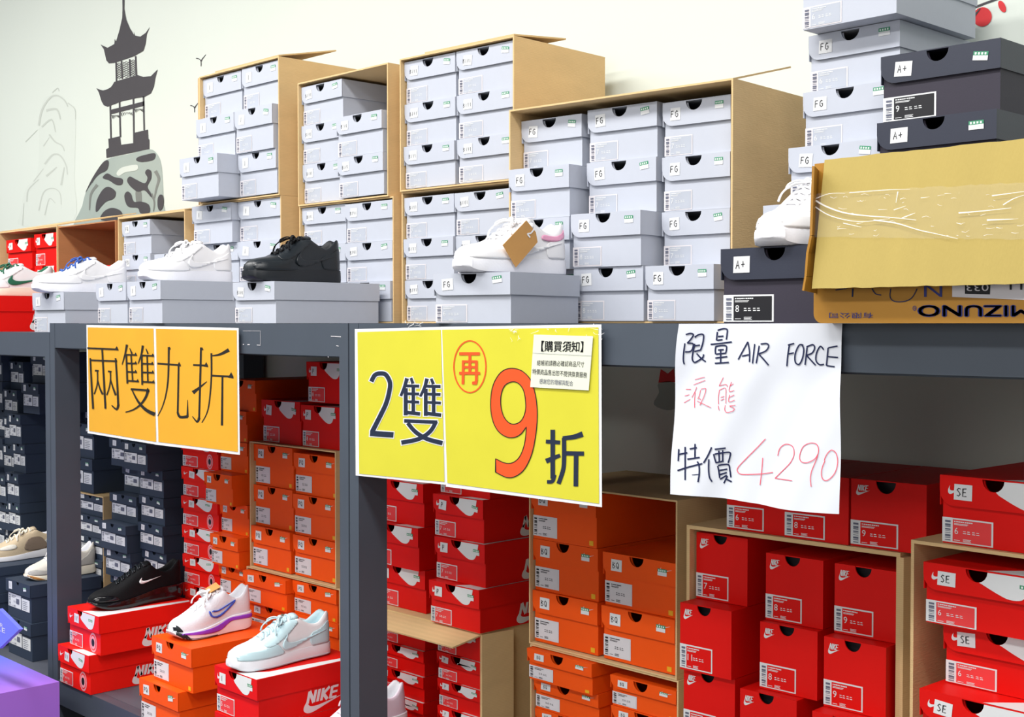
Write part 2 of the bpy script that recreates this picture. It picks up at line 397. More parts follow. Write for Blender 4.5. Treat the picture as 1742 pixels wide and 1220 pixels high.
def place_box(kind, fr, s, q, z, w, h, d, label, cat, group, size=None, code=None, yaw=0):
    tr = random.choice((0, 0, 0, .12, -.14)); w = round(w, 3); h = round(h, 4)
    detail = kind in ('redp', 'rede')
    if kind == 'slide': parts = mk((kind, w, h, d, size), lambda: build_slide(w, h, d, size))
    else:
        cde = code or STY[kind]['code']; parts = mk((kind, w, h, d, cde, size, tr), lambda: build_lidded(kind, w, h, d, cde, size, tr, detail))
    p = fr.w(s, q, z)
    r = thing('shoebox', p, fr.a + yaw, label, cat, group)
    def add(pt, parent):
        o = bpy.data.objects.new(pt[0], pt[1]); COL.objects.link(o); o.parent = parent
        for sp in pt[2]: add(sp, o)
    for pt in parts: add(pt, r)
    return r
ORD = ['topmost', 'second from top', 'third from top', 'fourth from top', 'fifth from top', 'sixth from top', 'seventh from top', 'eighth from top', 'ninth from top', 'tenth from top']
def column(kind, fr, xl, xr, ytop, base, n, where, colour, group, q=0, dq=(), ds=(), sizes=(), d=.31, ybot=None, code=None, w=None, skip=(), zmax=None):
    s0, zt = fr.sz(xl, ytop, q)
    if zmax: zt = min(zt, zmax)
    if xr is not None: s1, _ = fr.sz(xr, ytop, q); w = s1 - s0
    if ybot is not None: base = fr.sz(xl, ybot, q)[1]
    h = (zt - base) / n
    for i in range(n):
        if i in skip: continue
        dd = dq[i] if i < len(dq) else 0; sx = ds[i] if i < len(ds) else 0
        dd += random.uniform(-.004, .004)
        z = base + (n - 1 - i) * h
        place_box(kind, fr, s0 + sx, q + dd, z + .0005, w - .0015, h - .001, d, ('%s, %s in %s' % (colour, ORD[i], where)) if n > 1 else where, 'shoebox', group,
                  size=(sizes[i] if i < len(sizes) else (sizes[-1] if sizes else None)), code=code)
    return s0, s0 + w, base, zt

# ------------------------------------------------------------------ cartons
def panel(bm, a, b, c, dd, t):
    """thin board through four points (given CCW), thickness t"""
    a, b, c, dd = map(Vector, (a, b, c, dd)); n = (b - a).cross(dd - a).normalized() * t
    v = [bm.verts.new(p) for p in (a, b, c, dd, a + n, b + n, c + n, dd + n)]
    for f in ((0, 1, 2, 3), (7, 6, 5, 4), (0, 4, 5, 1), (1, 5, 6, 2), (2, 6, 7, 3), (3, 7, 4, 0)): bm.faces.new([v[i] for i in f])
def carton(fr, s0, s1, q, z0, z1, d, label, m='kraft', flaps=(), t=.004, mi='kraft_in', group='cardboard cartons lying open on the racks', nofloor=False):
    r = thing('cardboard_carton', fr.w(s0, q, z0), fr.a, label, 'carton', group)
    w, h = s1 - s0, z1 - z0
    bm = bmesh.new()
    box(bm, 0, w, 0, d, 0, t); box(bm, 0, w, 0, d, h - t, h); box(bm, 0, t, 0, d, t, h - t); box(bm, w - t, w, 0, d, t, h - t); box(bm, t, w - t, d - t, d, t, h - t)
    obj('carton_body', bm, m, r)
    for f in flaps:
        bm = bmesh.new(); kind, ln = f[0], f[1]; ang = math.radians(f[2]) if len(f) > 2 else 0
        if kind == 'top':      # hinged on the front top edge, ang 0 = sticking forward, 90 = up
            panel(bm, (0, 0, h - t), (w, 0, h - t), (w - .01, -ln * math.cos(ang), h - t + ln * math.sin(ang)), (.01, -ln * math.cos(ang), h - t + ln * math.sin(ang)), t)
        if kind == 'back':     # lid flap folded back over the top
            a = f[3] if len(f) > 3 else 0
            panel(bm, (a, 0, h), (w, 0, h), (w + ln * .0, ln * math.cos(ang), h + ln * math.sin(ang)), (a, ln * math.cos(ang), h + ln * math.sin(ang)), t)
        if kind == 'right':    # hinged on the right front edge, folded round against the side
            panel(bm, (w, 0, t), (w + ln * math.sin(ang), ln * math.cos(ang), t), (w + ln * math.sin(ang), ln * math.cos(ang), h - t), (w, 0, h - t), t)
        if kind == 'left':
            panel(bm, (0, 0, t), (0, 0, h - t), (-ln * math.sin(ang), ln * math.cos(ang), h - t), (-ln * math.sin(ang), ln * math.cos(ang), t), t)
        obj('flap', bm, m, r)
    return r
def fill_carton(fr, cols, q, z0, z1, d, label, **k):
    s0 = min(c[0] for c in cols) - .007; s1 = max(c[1] for c in cols) + .007
    return carton(fr, s0, s1, q, z0, z1, d, label, **k)

# ================================================================== the setting
WALLY = .82
bm = bmesh.new(); box(bm, -9, 2.2, WALLY, WALLY + .1, 0, 3.9); tag(obj('wall_back', bm, 'wallp'), kind='structure')
bm = bmesh.new(); box(bm, -9, 2.2, -6, WALLY, -.05, 0); tag(obj('floor', bm, 'floorp'), kind='structure')

# ------------------------------------------------------------------ racks
PW, PD, BH = .035, .085, .08
def rack(x0, x1, top, deck, label, rightpost=True):
    r = thing('storage_rack', ((x0 + x1) / 2, 0, 0), 0, label, 'rack', 'grey blue boltless storage racks'); cx = (x0 + x1) / 2
    a, b = x0 - cx, x1 - cx
    for px0 in (a, b - PW):
        for y0 in (0, .8 - PD):
            bm = bmesh.new(); t = .004
            box(bm, px0, px0 + PW, y0, y0 + t, 0, top); box(bm, px0, px0 + t, y0 + t, y0 + PD, 0, top); box(bm, px0 + PW - t, px0 + PW, y0 + t, y0 + PD, 0, top)
            box(bm, px0 + t, px0 + PW - t, y0 + PD - t, y0 + PD, 0, top)
            p = obj('post', bm, 'rack' , r)
    for nm, zt in (('top_beam', top), ('deck_beam', deck)):
        for y0, y1 in ((.001, .035), (.765, .799)):
            bm = bmesh.new(); box(bm, a + PW, b - PW, y0, y1, zt - BH, zt - .0005); box(bm, a + PW, b - PW, y0 + (.02 if y0 < .1 else -.02), y1, zt - BH - .004, zt - BH)
            be = obj(nm, bm, 'rack', r)
    for nm, zt in (('top_board', top), ('deck_board', deck)):
        bm = bmesh.new(); box(bm, a + PW, b - PW, .036, .764, zt - .016, zt - .0005); obj(nm, bm, 'deck', r)
    return r
TOP, DECK = 1.45, .277
TOPA, DECKA = 1.42, .247
xB0 = onY(86, 700, 0).x; xBC = onY(592.5, 700, 0).x; xC0 = onY(594.5, 700, 0).x
rack(xB0, xBC, TOP, DECK, 'middle rack with the orange sign hung on its top beam')
rB = bpy.data.objects['storage_rack']
bm = bmesh.new(); gs_ = lambda a, b: tuple(onY(a, b, -.0004) - rB.location)
for p in ([(413, 586), (415, 586)], [(421, 586.4), (425, 586.4)], [(437, 587), (443, 587.4)], [(563, 572), (580, 573)], [(572, 588), (576, 589)], [(558, 607), (559, 608)]): ribbon(bm, p, 1.1, gs_)
ribbon(bm, [(413, 563), (443, 563), (443, 586)], .35, gs_)
obj('paint_scuff', bm, 'offwhite', [c for c in rB.children if c.name.startswith('top_beam')][0])
rack(xC0, -.62, TOP, DECK, 'nearest rack with yellow sign and handwritten white paper on its beam')
rack(xB0 - 3.6, xB0 - .003, TOPA, DECKA, 'slightly lower rack at the far left holding navy shoeboxes')

# ------------------------------------------------------------------ upper shelf, left: three low cartons
G_GREY = 'pale grey shoeboxes on top of the racks'
f = Frame(205, .36, 0)
k3 = [column('grey', f, 208, 256, 378, TOP + .0045, 3, 'left column of the low carton beside the tall ones', 'grey shoebox', G_GREY)[:2],
      column('grey', f, 264, 312, 433, TOP + .0045, 2, 'right column of the low carton beside the tall ones', 'grey shoebox', G_GREY)[:2]]
zt = f.sz(207, 371)[1]
carton(f, f.sz(204, 371)[0], f.sz(318, 371)[0], -.008, TOP, zt, .38, 'low kraft carton holding grey boxes, left of the tall stacked cartons', flaps=(('back', .3, 8),))
f = Frame(104, .36, 0)
carton(f, f.sz(102, 386)[0], f.sz(200, 371)[0], -.008, TOP, f.sz(104, 386)[1], .38, 'nearly empty brown carton between two other low cartons', m='kraft_in', flaps=())
a = f.sz(140, 440); place_box('redp', f, f.sz(158, 445)[0], .05, TOP + .0045, .19, .105, .31, 'red shoebox lying in the nearly empty brown carton, lowest one', 'shoebox', 'red shoeboxes on top of the racks', size='9')
place_box('redp', f, f.sz(158, 445)[0], .04, TOP + .11, .19, .105, .31, 'red shoebox with white flap, on top in the nearly empty brown carton', 'shoebox', 'red shoeboxes on top of the racks', size='8')
f = Frame(0, .36, 0)
column('redp', f, 12, 54, 409, TOPA + .0045, 3, 'left column of the leftmost low carton', 'red shoebox with white flap', 'red shoeboxes on top of the racks', sizes=('8', '9', '9'))
column('redp', f, 57, 95, 399, TOPA + .0045, 3, 'right column of the leftmost low carton', 'red shoebox with white flap', 'red shoeboxes on top of the racks', sizes=('8', '9', '9'))
carton(f, f.sz(2, 396)[0], f.sz(100, 389)[0], -.008, TOPA, f.sz(2, 396)[1], .38, 'leftmost low carton holding red boxes, its lid flap folded back', flaps=(('back', .34, 11),))

# ------------------------------------------------------------------ upper shelf: tall cartons
f = Frame(340, .38, 0)
g1 = 'grey shoeboxes in the tall cartons'
ra = column('grey', f, 345, 410, 136, None, 3, 'left column of the upper tall carton nearest the pagoda', 'grey shoebox', g1, ybot=345, dq=(0, -.03, -.09), ds=(0, 0, .004), code='I')
zmid = ra[2] - .008
rb = column('grey', f, 412, 477, 118, ra[2], 3, 'right column of the upper tall carton nearest the pagoda', 'grey shoebox', g1, dq=(0, -.03, -.015), code='I')
zt = max(ra[3], rb[3]) + .008
carton(f, ra[0] - .006, rb[1] + .006, -.01, zmid + .0005, zt, .34, 'tall upper carton nearest the pagoda, full of grey boxes', flaps=(('back', .22, 12, .1), ('left', .05, 60)), group='tall cartons of grey boxes')
rc = column('grey', f, 337, 404, 349, TOP + .0045, 3, 'left column of the lower tall carton nearest the pagoda', 'grey shoebox', g1, zmax=zmid - .005, dq=(-.02,), code='I')
rd = column('grey', f, 405, 477, 344, TOP + .0045, 3, 'right column of the lower tall carton nearest the pagoda', 'grey shoebox', g1, zmax=zmid - .005, code='I')
carton(f, min(ra[0], rc[0]) - .006, rb[1] + .006, -.004, TOP, zmid, .34, 'tall lower carton nearest the pagoda, under the full upper one', group='tall cartons of grey boxes')
f = Frame(511, .38, 0)
ra = column('grey', f, 513, 582, 149, None, 3, 'left column of the upper middle carton with a gap', 'grey shoebox', g1, ybot=347, code='BIVI')
rb = column('grey', f, 583, 661, 202, ra[2], 2, 'right column of the upper middle carton with a gap', 'grey shoebox', g1, dq=(-.02, -.02), code='BIVI')
zm2 = ra[2] - .008
carton(f, ra[0] - .006, rb[1] + .01, -.01, zm2 + .0005, ra[3] + .012, .34, 'upper middle carton with an empty space at its top right', flaps=(), group='tall cartons of grey boxes')
rc = column('grey', f, 513, 587, 353, TOP + .0045, 3, 'left column of the lower middle carton', 'grey shoebox', g1, zmax=zm2 - .005, code='BIVI')
rd = column('grey', f, 588, 669, 348, TOP + .0045, 3, 'right column of the lower middle carton', 'grey shoebox', g1, zmax=zm2 - .005, dq=(0, 0, -.01), code='BIVI')
carton(f, min(ra[0], rc[0]) - .006, max(rb[1], rd[1]) + .006, -.004, TOP, zm2, .34, 'lower middle carton standing behind the black sneaker box', group='tall cartons of grey boxes')
xr2 = f.w(max(rb[1], rd[1]) + .008, 0).x
f = Frame(683, .38, 3)
ra = column('grey', f, 687, 774, 106, None, 3, 'left column of the highest carton', 'grey shoebox', g1, ybot=322, code='BIVI')
rb = column('grey', f, 776, 876, 88, ra[2], 3, 'right column of the highest carton', 'grey shoebox', g1, code='BIVI')
zm3 = ra[2] - .008
carton(f, ra[0] - .006, rb[1] + .006, -.01, zm3 + .0005, max(ra[3], rb[3]) + .008, .36, 'highest carton, its brown side showing against the cream wall', flaps=(('back', .2, 6, .1),), group='tall cartons of grey boxes')
rc = column('grey', f, 688, 773, 337, TOP + .0045, 3, 'left column of the carton under the highest one', 'grey shoebox', g1, zmax=zm3 - .005, sizes=('7',), code='BIVI')
rd = column('grey', f, 774, 868, 329, TOP + .0045, 3, 'right column of the carton under the highest one', 'grey shoebox', g1, zmax=zm3 - .005, sizes=('7',), code='BIVI')
carton(f, ra[0] - .006, rb[1] + .006, -.004, TOP, zm3, .34, 'carton under the highest one, left of the pink and white sneaker', group='tall cartons of grey boxes')
# wide open carton of FG boxes
f = Frame(866, .30, 5)
g2 = 'grey shoeboxes in the wide open carton'
c1 = column('grey', f, 885, 988, 207, TOP + .0045, 4, 'left column of the wide open carton', 'grey shoebox', g2, q=.04, dq=(0, -.045, -.045, 0), ds=(.005, .005, .005, .005), sizes=('7', '8', '8', '7'))
c2 = column('grey', f, 1000, 1119, 188, TOP + .0045, 4, 'middle column of the wide open carton', 'grey shoebox', g2, q=.04, dq=(0, 0, -.062, -.055), sizes=('7', '7', '8', '8'))
c3 = column('grey', f, 1126, 1243, 175, TOP + .0045, 4, 'right column of the wide open carton', 'grey shoebox', g2, q=.04, dq=(0, 0, -.0, -.065), sizes=('7', '7', '7', '8'))
carton(f, f.sz(866, 187)[0], f.sz(1247, 150, .0)[0], 0, TOP, f.sz(868, 187)[1], .38, 'wide open carton holding three columns of grey boxes', m='kraft', flaps=(('back', .25, 14, .62),), group='tall cartons of grey boxes')
# column of size 6 boxes at right
f = Frame(1375, .46, 0)
column('grey', f, 1377, 1533, 62, TOP, 5, 'the stack right of the wide open carton', 'grey shoebox', 'grey shoeboxes stacked against the wall at right', dq=(0, -.02, -.07, -.13, -.1), ds=(0, .0, .0, -.02, 0), sizes=('6',))
h6 = (f.sz(1377, 62)[1] - TOP) / 5
place_box('grey', f, f.sz(1361, 62, -.06)[0], -.06, f.sz(1377, 62)[1] + .0008, .215, h6 - .001, .33, 'highest pale grey shoebox, cut by the top of the picture', 'shoebox', 'grey shoeboxes stacked against the wall at right', size='6')
f = Frame(1497, .375, 0)
column('black', f, 1499, 1704, 97, TOP, 4, 'the charcoal stack at the top right', 'charcoal shoebox with A+ sticker', 'charcoal shoeboxes at right', dq=(0, -.012, 0, 0), ds=(0, .0, 0, 0), sizes=('9',), d=.34)

# ------------------------------------------------------------------ display boxes on the upper shelf
def display(kind, xl, xr, yt, base, Y, deg, d, label, group, size=None, code=None):
    f = Frame(xl, Y, deg); s0, zt = f.sz(xl, yt); s1, _ = f.sz(xr, yt)
    place_box(kind, f, s0, 0, base, s1 - s0, zt - base, d, label, 'shoebox', group, size=size, code=code)
    return f, s0, s1, zt
DG = 'boxes that carry a display sneaker'
dFG = display('grey', 737, 868, 466, TOP, -.015, 11, .275, 'grey shoebox under the white sneaker with the kraft tag', DG, '6', 'FG')
dBK = display('grey', 396, 467, 481, TOP, .0, 1, .345, 'grey shoebox under the black sneaker', DG, '7', 'BIVI')
dWH = display('grey', 216, 273, 480, TOP, .0, -3, .30, 'grey shoebox under the plain white sneaker', DG, '7', 'I')
dSP = display('grey', 163, 214, 483, TOP, .02, -3, .30, 'grey shoebox left of the one under the plain white sneaker, carrying nothing', DG, '7', 'I')
dBL = display('grey', 55, 108.5, 499, TOPA, .05, 0, .285, 'grey shoebox under the white sneaker with blue laces', DG, '7', 'I')
fR = Frame(-40, .05, 0); wR = fR.sz(-6, 503)[0] - fR.sz(-62, 503)[0]
zR = onX(0, 503, fR.w(fR.sz(-6, 503)[0], 0).x).z
place_box('redp', fR, fR.sz(-62, 503)[0], 0, TOPA, wR, zR - TOPA, .285, 'red shoebox under the sneaker with the green laces', 'shoebox', DG, '8')
dAP = display('black', 1226, 1420, 424, TOP, .03, 0, .3, 'charcoal shoebox with A+ sticker and size 8 under the half hidden white sneaker', DG, '8')

# ------------------------------------------------------------------ lower shelves: middle rack
f = Frame(137, .36, 0); gn = 'navy shoeboxes in the middle rack'
nv = 'navy shoebox'
q0 = column('navy', f, 116, 158, 718, None, 2, 'the pair on the narrow kraft carton', nv, gn, ybot=832, dq=(0, -.0))
zc = q0[2]
column('navy', f, 130, 174, 837, DECKA + .0045, 7, 'the narrow kraft carton behind the post', nv, gn)
carton(f, f.sz(128, 832)[0], f.sz(178, 832)[0], -.006, DECKA, zc - .001, .34, 'narrow kraft carton of navy boxes just right of the slim dark post', group='cartons on the lower shelves')
f = Frame(184, .34, 0)
column('navy', f, 186, 232, 745, DECKA, 8, 'the navy stack below the middle of the orange sign', nv, gn, dq=(0, .04, .0, -.04, -.03), ds=(0, .01, .0, 0, 0))
column('navy', f, 234, 276, 749, DECK, 8, 'the stack left of the boxes with round emblem', nv, gn, dq=(-.06, 0, 0, 0, .01))
f = Frame(306, .36, 0)
column('rede', f, 308, 370, 743, DECK, 8, 'the stack between navy and orange boxes', 'scarlet shoebox with round emblem', 'scarlet shoeboxes with round emblem', dq=(-.0, 0, -.0, 0), ds=(0,), sizes=('8', '9'), d=.33)
f = Frame(371, .36, 0)
column('orange', f, 371, 419, 644, DECK, 10, 'the orange stack right of the scarlet boxes', 'orange shoebox', 'orange shoeboxes in the middle rack', dq=(0, 0, 0, -.05, 0, -.03), ds=(.045, 0, 0, -.006, .0), code='PQ')
# orange cartons
f = Frame(427, .36, 0)
c = column('orange', f, 430, 496, 755, None, 3, 'left column of the carton behind the pale blue sneaker', 'orange shoebox', 'orange shoeboxes in the middle rack', ybot=961, dq=(0, -.0, -.01), code='PQ')
c2 = column('orange', f, 498, 572, 770, c[2], 3, 'right column of the carton behind the pale blue sneaker', 'orange shoebox', 'orange shoeboxes in the middle rack', code='PQ')
zo = c[2] - .006; ztp = max(c[3], c2[3]) + .008
carton(f, c[0] - .006, c2[1] + .008, -.008, zo, ztp, .34, 'upper open carton of orange boxes in the middle rack', group='cartons on the lower shelves', m='kraft')
c = column('orange', f, 424, 497, 968, DECK + .0045, 4, 'left column of the lowest orange carton, middle rack', 'orange shoebox', 'orange shoeboxes in the middle rack', code='PQ', dq=(-.02,))
c2 = column('orange', f, 499, 574, 986, DECK + .0045, 4, 'right column of the lowest orange carton, middle rack', 'orange shoebox', 'orange shoeboxes in the middle rack', code='PQ')
carton(f, c[0] - .006, c2[1] + .02, -.006, DECK, zo - .001, .34, 'lowest open carton of orange boxes in the middle rack', group='cartons on the lower shelves')
gr = 'red shoeboxes under the middle rack beam'
b = column('redp', f, 446, 512, 679, ztp + .0005, 1, 'left of the two red shoeboxes lying on the upper orange carton', '', gr, q=.01, sizes=('8',))
b2 = column('redp', f, 513, 580, 688, ztp + .0005, 1, 'right of the two red shoeboxes lying on the upper orange carton', '', gr, q=.01, sizes=('8',))
column('redp', f, 520, 588, 615, max(b[3], b2[3]) + .0005, 1, 'single red shoebox highest under the middle rack beam, on two others', '', gr, q=.01, sizes=('8',))

# display boxes on the lower deck
def stack2(kind, xl, xr, yt, deg, Y, labels, size, code=None, d=.33, ds=0, dq=0):
    f = Frame(xl, Y, deg); s0, zt = f.sz(xl, yt); s1, _ = f.sz(xr, yt); h = (zt - DECK) / 2
    place_box(kind, f, s0 + ds, dq, DECK + .0005, s1 - s0, h - .001, d, labels[1], 'shoebox', DG, size=size, code=code)
    place_box(kind, f, s0, 0, DECK + h + .0005, s1 - s0, h - .001, d, labels[0], 'shoebox', DG, size=size, code=code)
    return f, s0, s1, zt
dR = stack2('rede', 115, 168, 1031, 0, .01, ('scarlet shoebox right under the black glossy sneaker', 'scarlet shoebox beneath the one that carries the black glossy sneaker'), '9', ds=-.03, dq=-.02, d=.335)
dO = stack2('orange', 258, 325, 1081, 0, .0, ('orange shoebox right under the white and purple sneaker', 'orange shoebox beneath the one that carries the white and purple sneaker'), None, 'PQ', d=.32, ds=-.04, dq=-.02)
dD = stack2('redp', 365, 437, 1131, 0, -.03, ('red shoebox right under the pale blue sneaker', 'red shoebox beneath the one that carries the pale blue sneaker'), '5', 'I', d=.33)

# ------------------------------------------------------------------ lower shelf: far left rack
f = Frame(0, .36, 0); ga = 'navy shoeboxes in the far left rack'
column('navy', f, -26, 3, 600, DECKA, 9, 'the stack cut by the left edge of the picture', nv, ga, d=.3, dq=(0, 0, .04, 0, -.02))
column('navy', f, 3, 27, 615, DECKA, 9, 'the far left rack, second stack from the picture edge', nv, ga, d=.3, dq=(.03, 0, 0, .0, -.05, -.03, 0, 0))
column('navy', f, 28, 50, 604, DECKA, 9, 'the far left rack, third stack from the picture edge', nv, ga, d=.3, dq=(.06, .05, -.04, -.02, -.05, -.05, 0, .02))
column('navy', f, 51, 80, 600, DECKA, 9, 'the far left rack, stack beside the slim dark post', nv, ga, d=.3, dq=(0, -.04, .22, .16, .12, .12, .12, .12, .12))
f2 = Frame(10, .09, 0)
def stackA(xl, xr, yt, n, Y, d, lab):
    f = Frame(xl, Y, 0); s0, zt = f.sz(xl, yt); s1, _ = f.sz(xr, yt); h = (zt - DECKA) / n
    for i in range(n): place_box('navy', f, s0 + random.uniform(-.006, .006), random.uniform(-.01, 0), DECKA + i * h + .0005, s1 - s0, h - .001, d, lab[n - 1 - i], 'shoebox', DG)
    return f, s0, s1, zt
dN = stackA(11, 52, 983, 2, .08, .27, ('navy shoebox right under the off-white sneaker', 'navy shoebox beneath the one that carries the off-white sneaker'))
dM = stackA(-66, -14, 950, 3, .06, .26, ('navy shoebox right under the beige and brown sneaker', 'middle navy shoebox below the beige and brown sneaker', 'lowest navy shoebox below the beige and brown sneaker'))
# ------------------------------------------------------------------ lower shelf: nearest rack
f = Frame(655, .38, 0); gp = 'red shoeboxes with P stickers'
rp = 'red shoebox with P sticker'
lo_l = column('redp', f, 640, 722, 1044, DECK + .0045, 5, 'left column, low carton beside post', rp, gp, sizes=('6', '7'))
lo_r = column('redp', f, 742, 818, 1061, DECK + .0045, 5, 'right column, low carton beside post', rp, gp, sizes=('8', '7'))
zp = max(lo_l[3], lo_r[3]) + .008
carton(f, lo_l[0] - .006, lo_r[1] + .01, -.008, DECK, zp, .34, 'low carton of red boxes with its front flap lifted', flaps=(('top', .09, -12), ('right', .1, 8)), group='cartons on the lower shelves')
column('redp', f, 638, 722, 741, zp + .0005, 4, 'the stack touching the dark post', rp, gp, q=.02, dq=(.02, 0, -.02, 0), sizes=('6', '7'))
column('redp', f, 739, 825, 768, zp + .0005, 4, 'the stack under the yellow sign', rp, gp, q=-.0, dq=(.02, .0, -.0, -.02), ds=(-.005, -.01, 0, .004), sizes=('8', '7'))
# BQ cartons
f = Frame(903, .36, 0); go = 'orange shoeboxes with BQ stickers'; ob = 'orange shoebox with BQ sticker'
c = column('orange', f, 907, 1018, 828, None, 3, 'left column of the upper BQ carton', ob, go, ybot=1090, dq=(-.01, 0, 0))
c2 = column('orange', f, 1025, 1151, 938, c[2], 2, 'right column of the upper BQ carton', ob, go)
zq = c[2] - .006
zqt = f.sz(907, 820)[1]
carton(f, c[0] - .006, c2[1] + .008, -.008, zq, zqt, .36, 'upper carton of orange boxes with BQ stickers, top right space empty', m='kraft', group='cartons on the lower shelves')
c = column('orange', f, 908, 1019, 1099, DECK + .0045, 5, 'left column of the bottom BQ carton', ob, go, dq=(-.02,))
c2 = column('orange', f, 1038, 1151, 1147, DECK + .0045, 5, 'right column of the bottom BQ carton', ob, go)
carton(f, c[0] - .006, c2[1] + .01, -.006, DECK, zq - .001, .34, 'lowest carton of orange boxes with BQ stickers', group='cartons on the lower shelves')
# slide carton
f = Frame(1173, .34, 2); gs = 'tall red slipper boxes'; sl = 'tall red slipper box'
s1 = column('slide', f, 1184, 1272, 905, DECK + .0085, 5, 'left column of the slipper carton', sl, gs, q=.01, dq=(0, -.055, -.04, -.05, -.05), sizes=('7', '11', '11', '7', '7'), d=.28)
s2 = column('slide', f, 1303, 1402, 940, DECK + .0085, 5, 'middle column of the slipper carton', sl, gs, q=.01, dq=(0, -.02, -.05, -.05, -.05), ds=(0, -.0, -.03, 0, 0), sizes=('8', '8', '8', '7', '7'), d=.28)
s3 = column('slide', f, 1419, 1526, 958, DECK + .0085, 5, 'right column of the slipper carton', sl, gs, q=.01, dq=(0, -.04, -.08, -.08), sizes=('9', '9', '9', '7', '7'), d=.28)
zs = f.sz(1176, 893)[1]
carton(f, f.sz(1171, 900)[0], f.sz(1534, 970)[0], -.006, DECK, zs, .36, 'carton crammed with tall red slipper boxes', flaps=(('right', .12, 12),), t=.008, group='cartons on the lower shelves')
gt = 'tall red boxes lying on the slipper carton'
hS = s1[3] - s1[2]; hh = hS / 5
for i, (xa, xb, yb, sz, lab) in enumerate(((1234, 1334, 898, '6', 'left one'), (1335, 1444, 917, '8', 'middle one'), (1446, 1575, 938, '9', 'right one'))):
    sa = f.sz(xa, yb, .0)[0]; sb = f.sz(xb, yb, .0)[0]
    place_box('slide', f, sa, random.uniform(0, .006), zs + .0008, sb - sa - .001, .131, .3, 'tall red slipper box in the row on the slipper carton, ' + lab, 'shoebox', gt, size=sz)
# SE boxes
f = Frame(1556, .25, -2); ge = 'red shoeboxes with SE stickers'
zc1 = f.sz(1556, 918)[1]
a = f.sz(1570, 955, -.01); w_ = .225
hse = .112
s_ = f.sz(1571, 955, -.03)[0]; z_ = f.sz(1571, 955, -.03)[1]
n = int(round((z_ - DECK) / hse)); hse = (z_ - DECK - .0065) / n
for i in range(n):
    place_box('redp', f, s_ + (0, .022, .012, 0, 0, 0, 0)[i], (-.03, .0, -.06, 0, 0, 0, 0)[i], DECK + .0065 + (n - 1 - i) * hse + .0005, w_, hse - .001, .31, 'red shoebox with SE sticker, %s in the rightmost carton' % ORD[i], 'shoebox', ge, size=('6', '6', '6')[min(i, 2)], code='SE')
carton(f, f.sz(1553, 930)[0], f.sz(1553, 930)[0] + .5, -.006, DECK, zc1, .36, 'rightmost carton on the lower shelf, half outside the picture', group='cartons on the lower shelves', t=.006)
place_box('redp', f, f.sz(1598, 914, .0)[0], .0, zc1 + .0008, .225, f.sz(1598, 808, 0)[1] - zc1, .31, 'red shoebox with SE sticker standing on top of the rightmost carton', 'shoebox', ge, size='6', code='SE')

# ------------------------------------------------------------------ yellow carton at the right end of the top shelf
Y0 = -.05
f = Frame(1384, Y0, 0)
zt = f.sz(1384, 279)[1]; W = .62; H = zt - TOP
yc = thing('opened_carton', f.w(0, 0, TOP), 0, 'big yellow taped carton on its side at the right end of the top shelf', 'carton')
bm = bmesh.new(); t = .005
prism(bm, round_poly(0, W, 0, H, .016, 'bl'), 0, .005); box(bm, .0, W, .005, .06, H - t, H); box(bm, 0, t, .005, .06, .016, H - t); box(bm, .01, W, .005, .06, 0, t)
body = obj('carton_body', bm, 'amberkraft', yc)
bm = bmesh.new()                                   # printed face below the flap
g = lambda a, b: (lambda s_, z_: (s_, -.0008, z_ - TOP))(*f.sz(1370 + a * .21355, 470 + b * .21355, -.0008))
def mirrored(s, x0, x1, y0, y1, mi=0):             # lettering printed upside down
    text(bm, s, lambda a, b: g(x1 - a * (x1 - x0), y0 + b * (y1 - y0)), mi)
for dx_, dy_ in ((0, 0), (10, 0), (-10, 0), (0, 5), (0, -5)): mirrored('MIZUNO', 900 + dx_, 1790 + dx_, 232 + dy_, 320 + dy_)
mirrored('N', 945, 1090, 60, 165)
obj('printed_wordmark', bm, 'logoblue', body); bm = bmesh.new()
ribbon(bm, [(870 + 14 * math.cos(k / 10 * 2 * math.pi), 255 + 18 * math.sin(k / 10 * 2 * math.pi)) for k in range(10)], 4, g, 0, closed=True)
mirrored('R', 862, 878, 246, 264)
mirrored('有限公司', 190, 540, 290, 335)
obj('printed_company_name', bm, 'logoblue', body); bm = bmesh.new()
ribbon(bm, smoothpts([(680, 100), (675, 165), (710, 200), (790, 200), (850, 170), (890, 100)]), 8, g, 0)
ribbon(bm, [(240, 110), (330, 98)], 8, g, 0); ribbon(bm, [(378, 98), (375, 165)], 12, g, 0); ribbon(bm, smoothpts([(530, 98), (560, 140), (605, 150)]), 9, g, 0)
obj('pen_scribble', bm, 'navyink', body)
bm = bmesh.new(); flat(bm, [(1170, 60), (1790, 60), (1790, 190), (1170, 165)], g, 0)
g_ = g; g = lambda a, b: g_(a, b) if False else tuple(Vector(g_(a, b)) + Vector((0, -.0005, 0)))
flat(bm, [(1272, 60), (1475, 60), (1472, 145), (1272, 140)], g, 1)
g2_ = g; g = lambda a, b: tuple(Vector(g2_(a, b)) + Vector((0, -.0005, 0)))
text(bm, '033', lambda a, b: g(1462 - a * 176, 60 + b * 58), 0); text(bm, '11', lambda a, b: g(1730 - a * 100, 50 + b * 58), 1)
obj('paper_label', bm, ['offwhite', 'ink'], body)
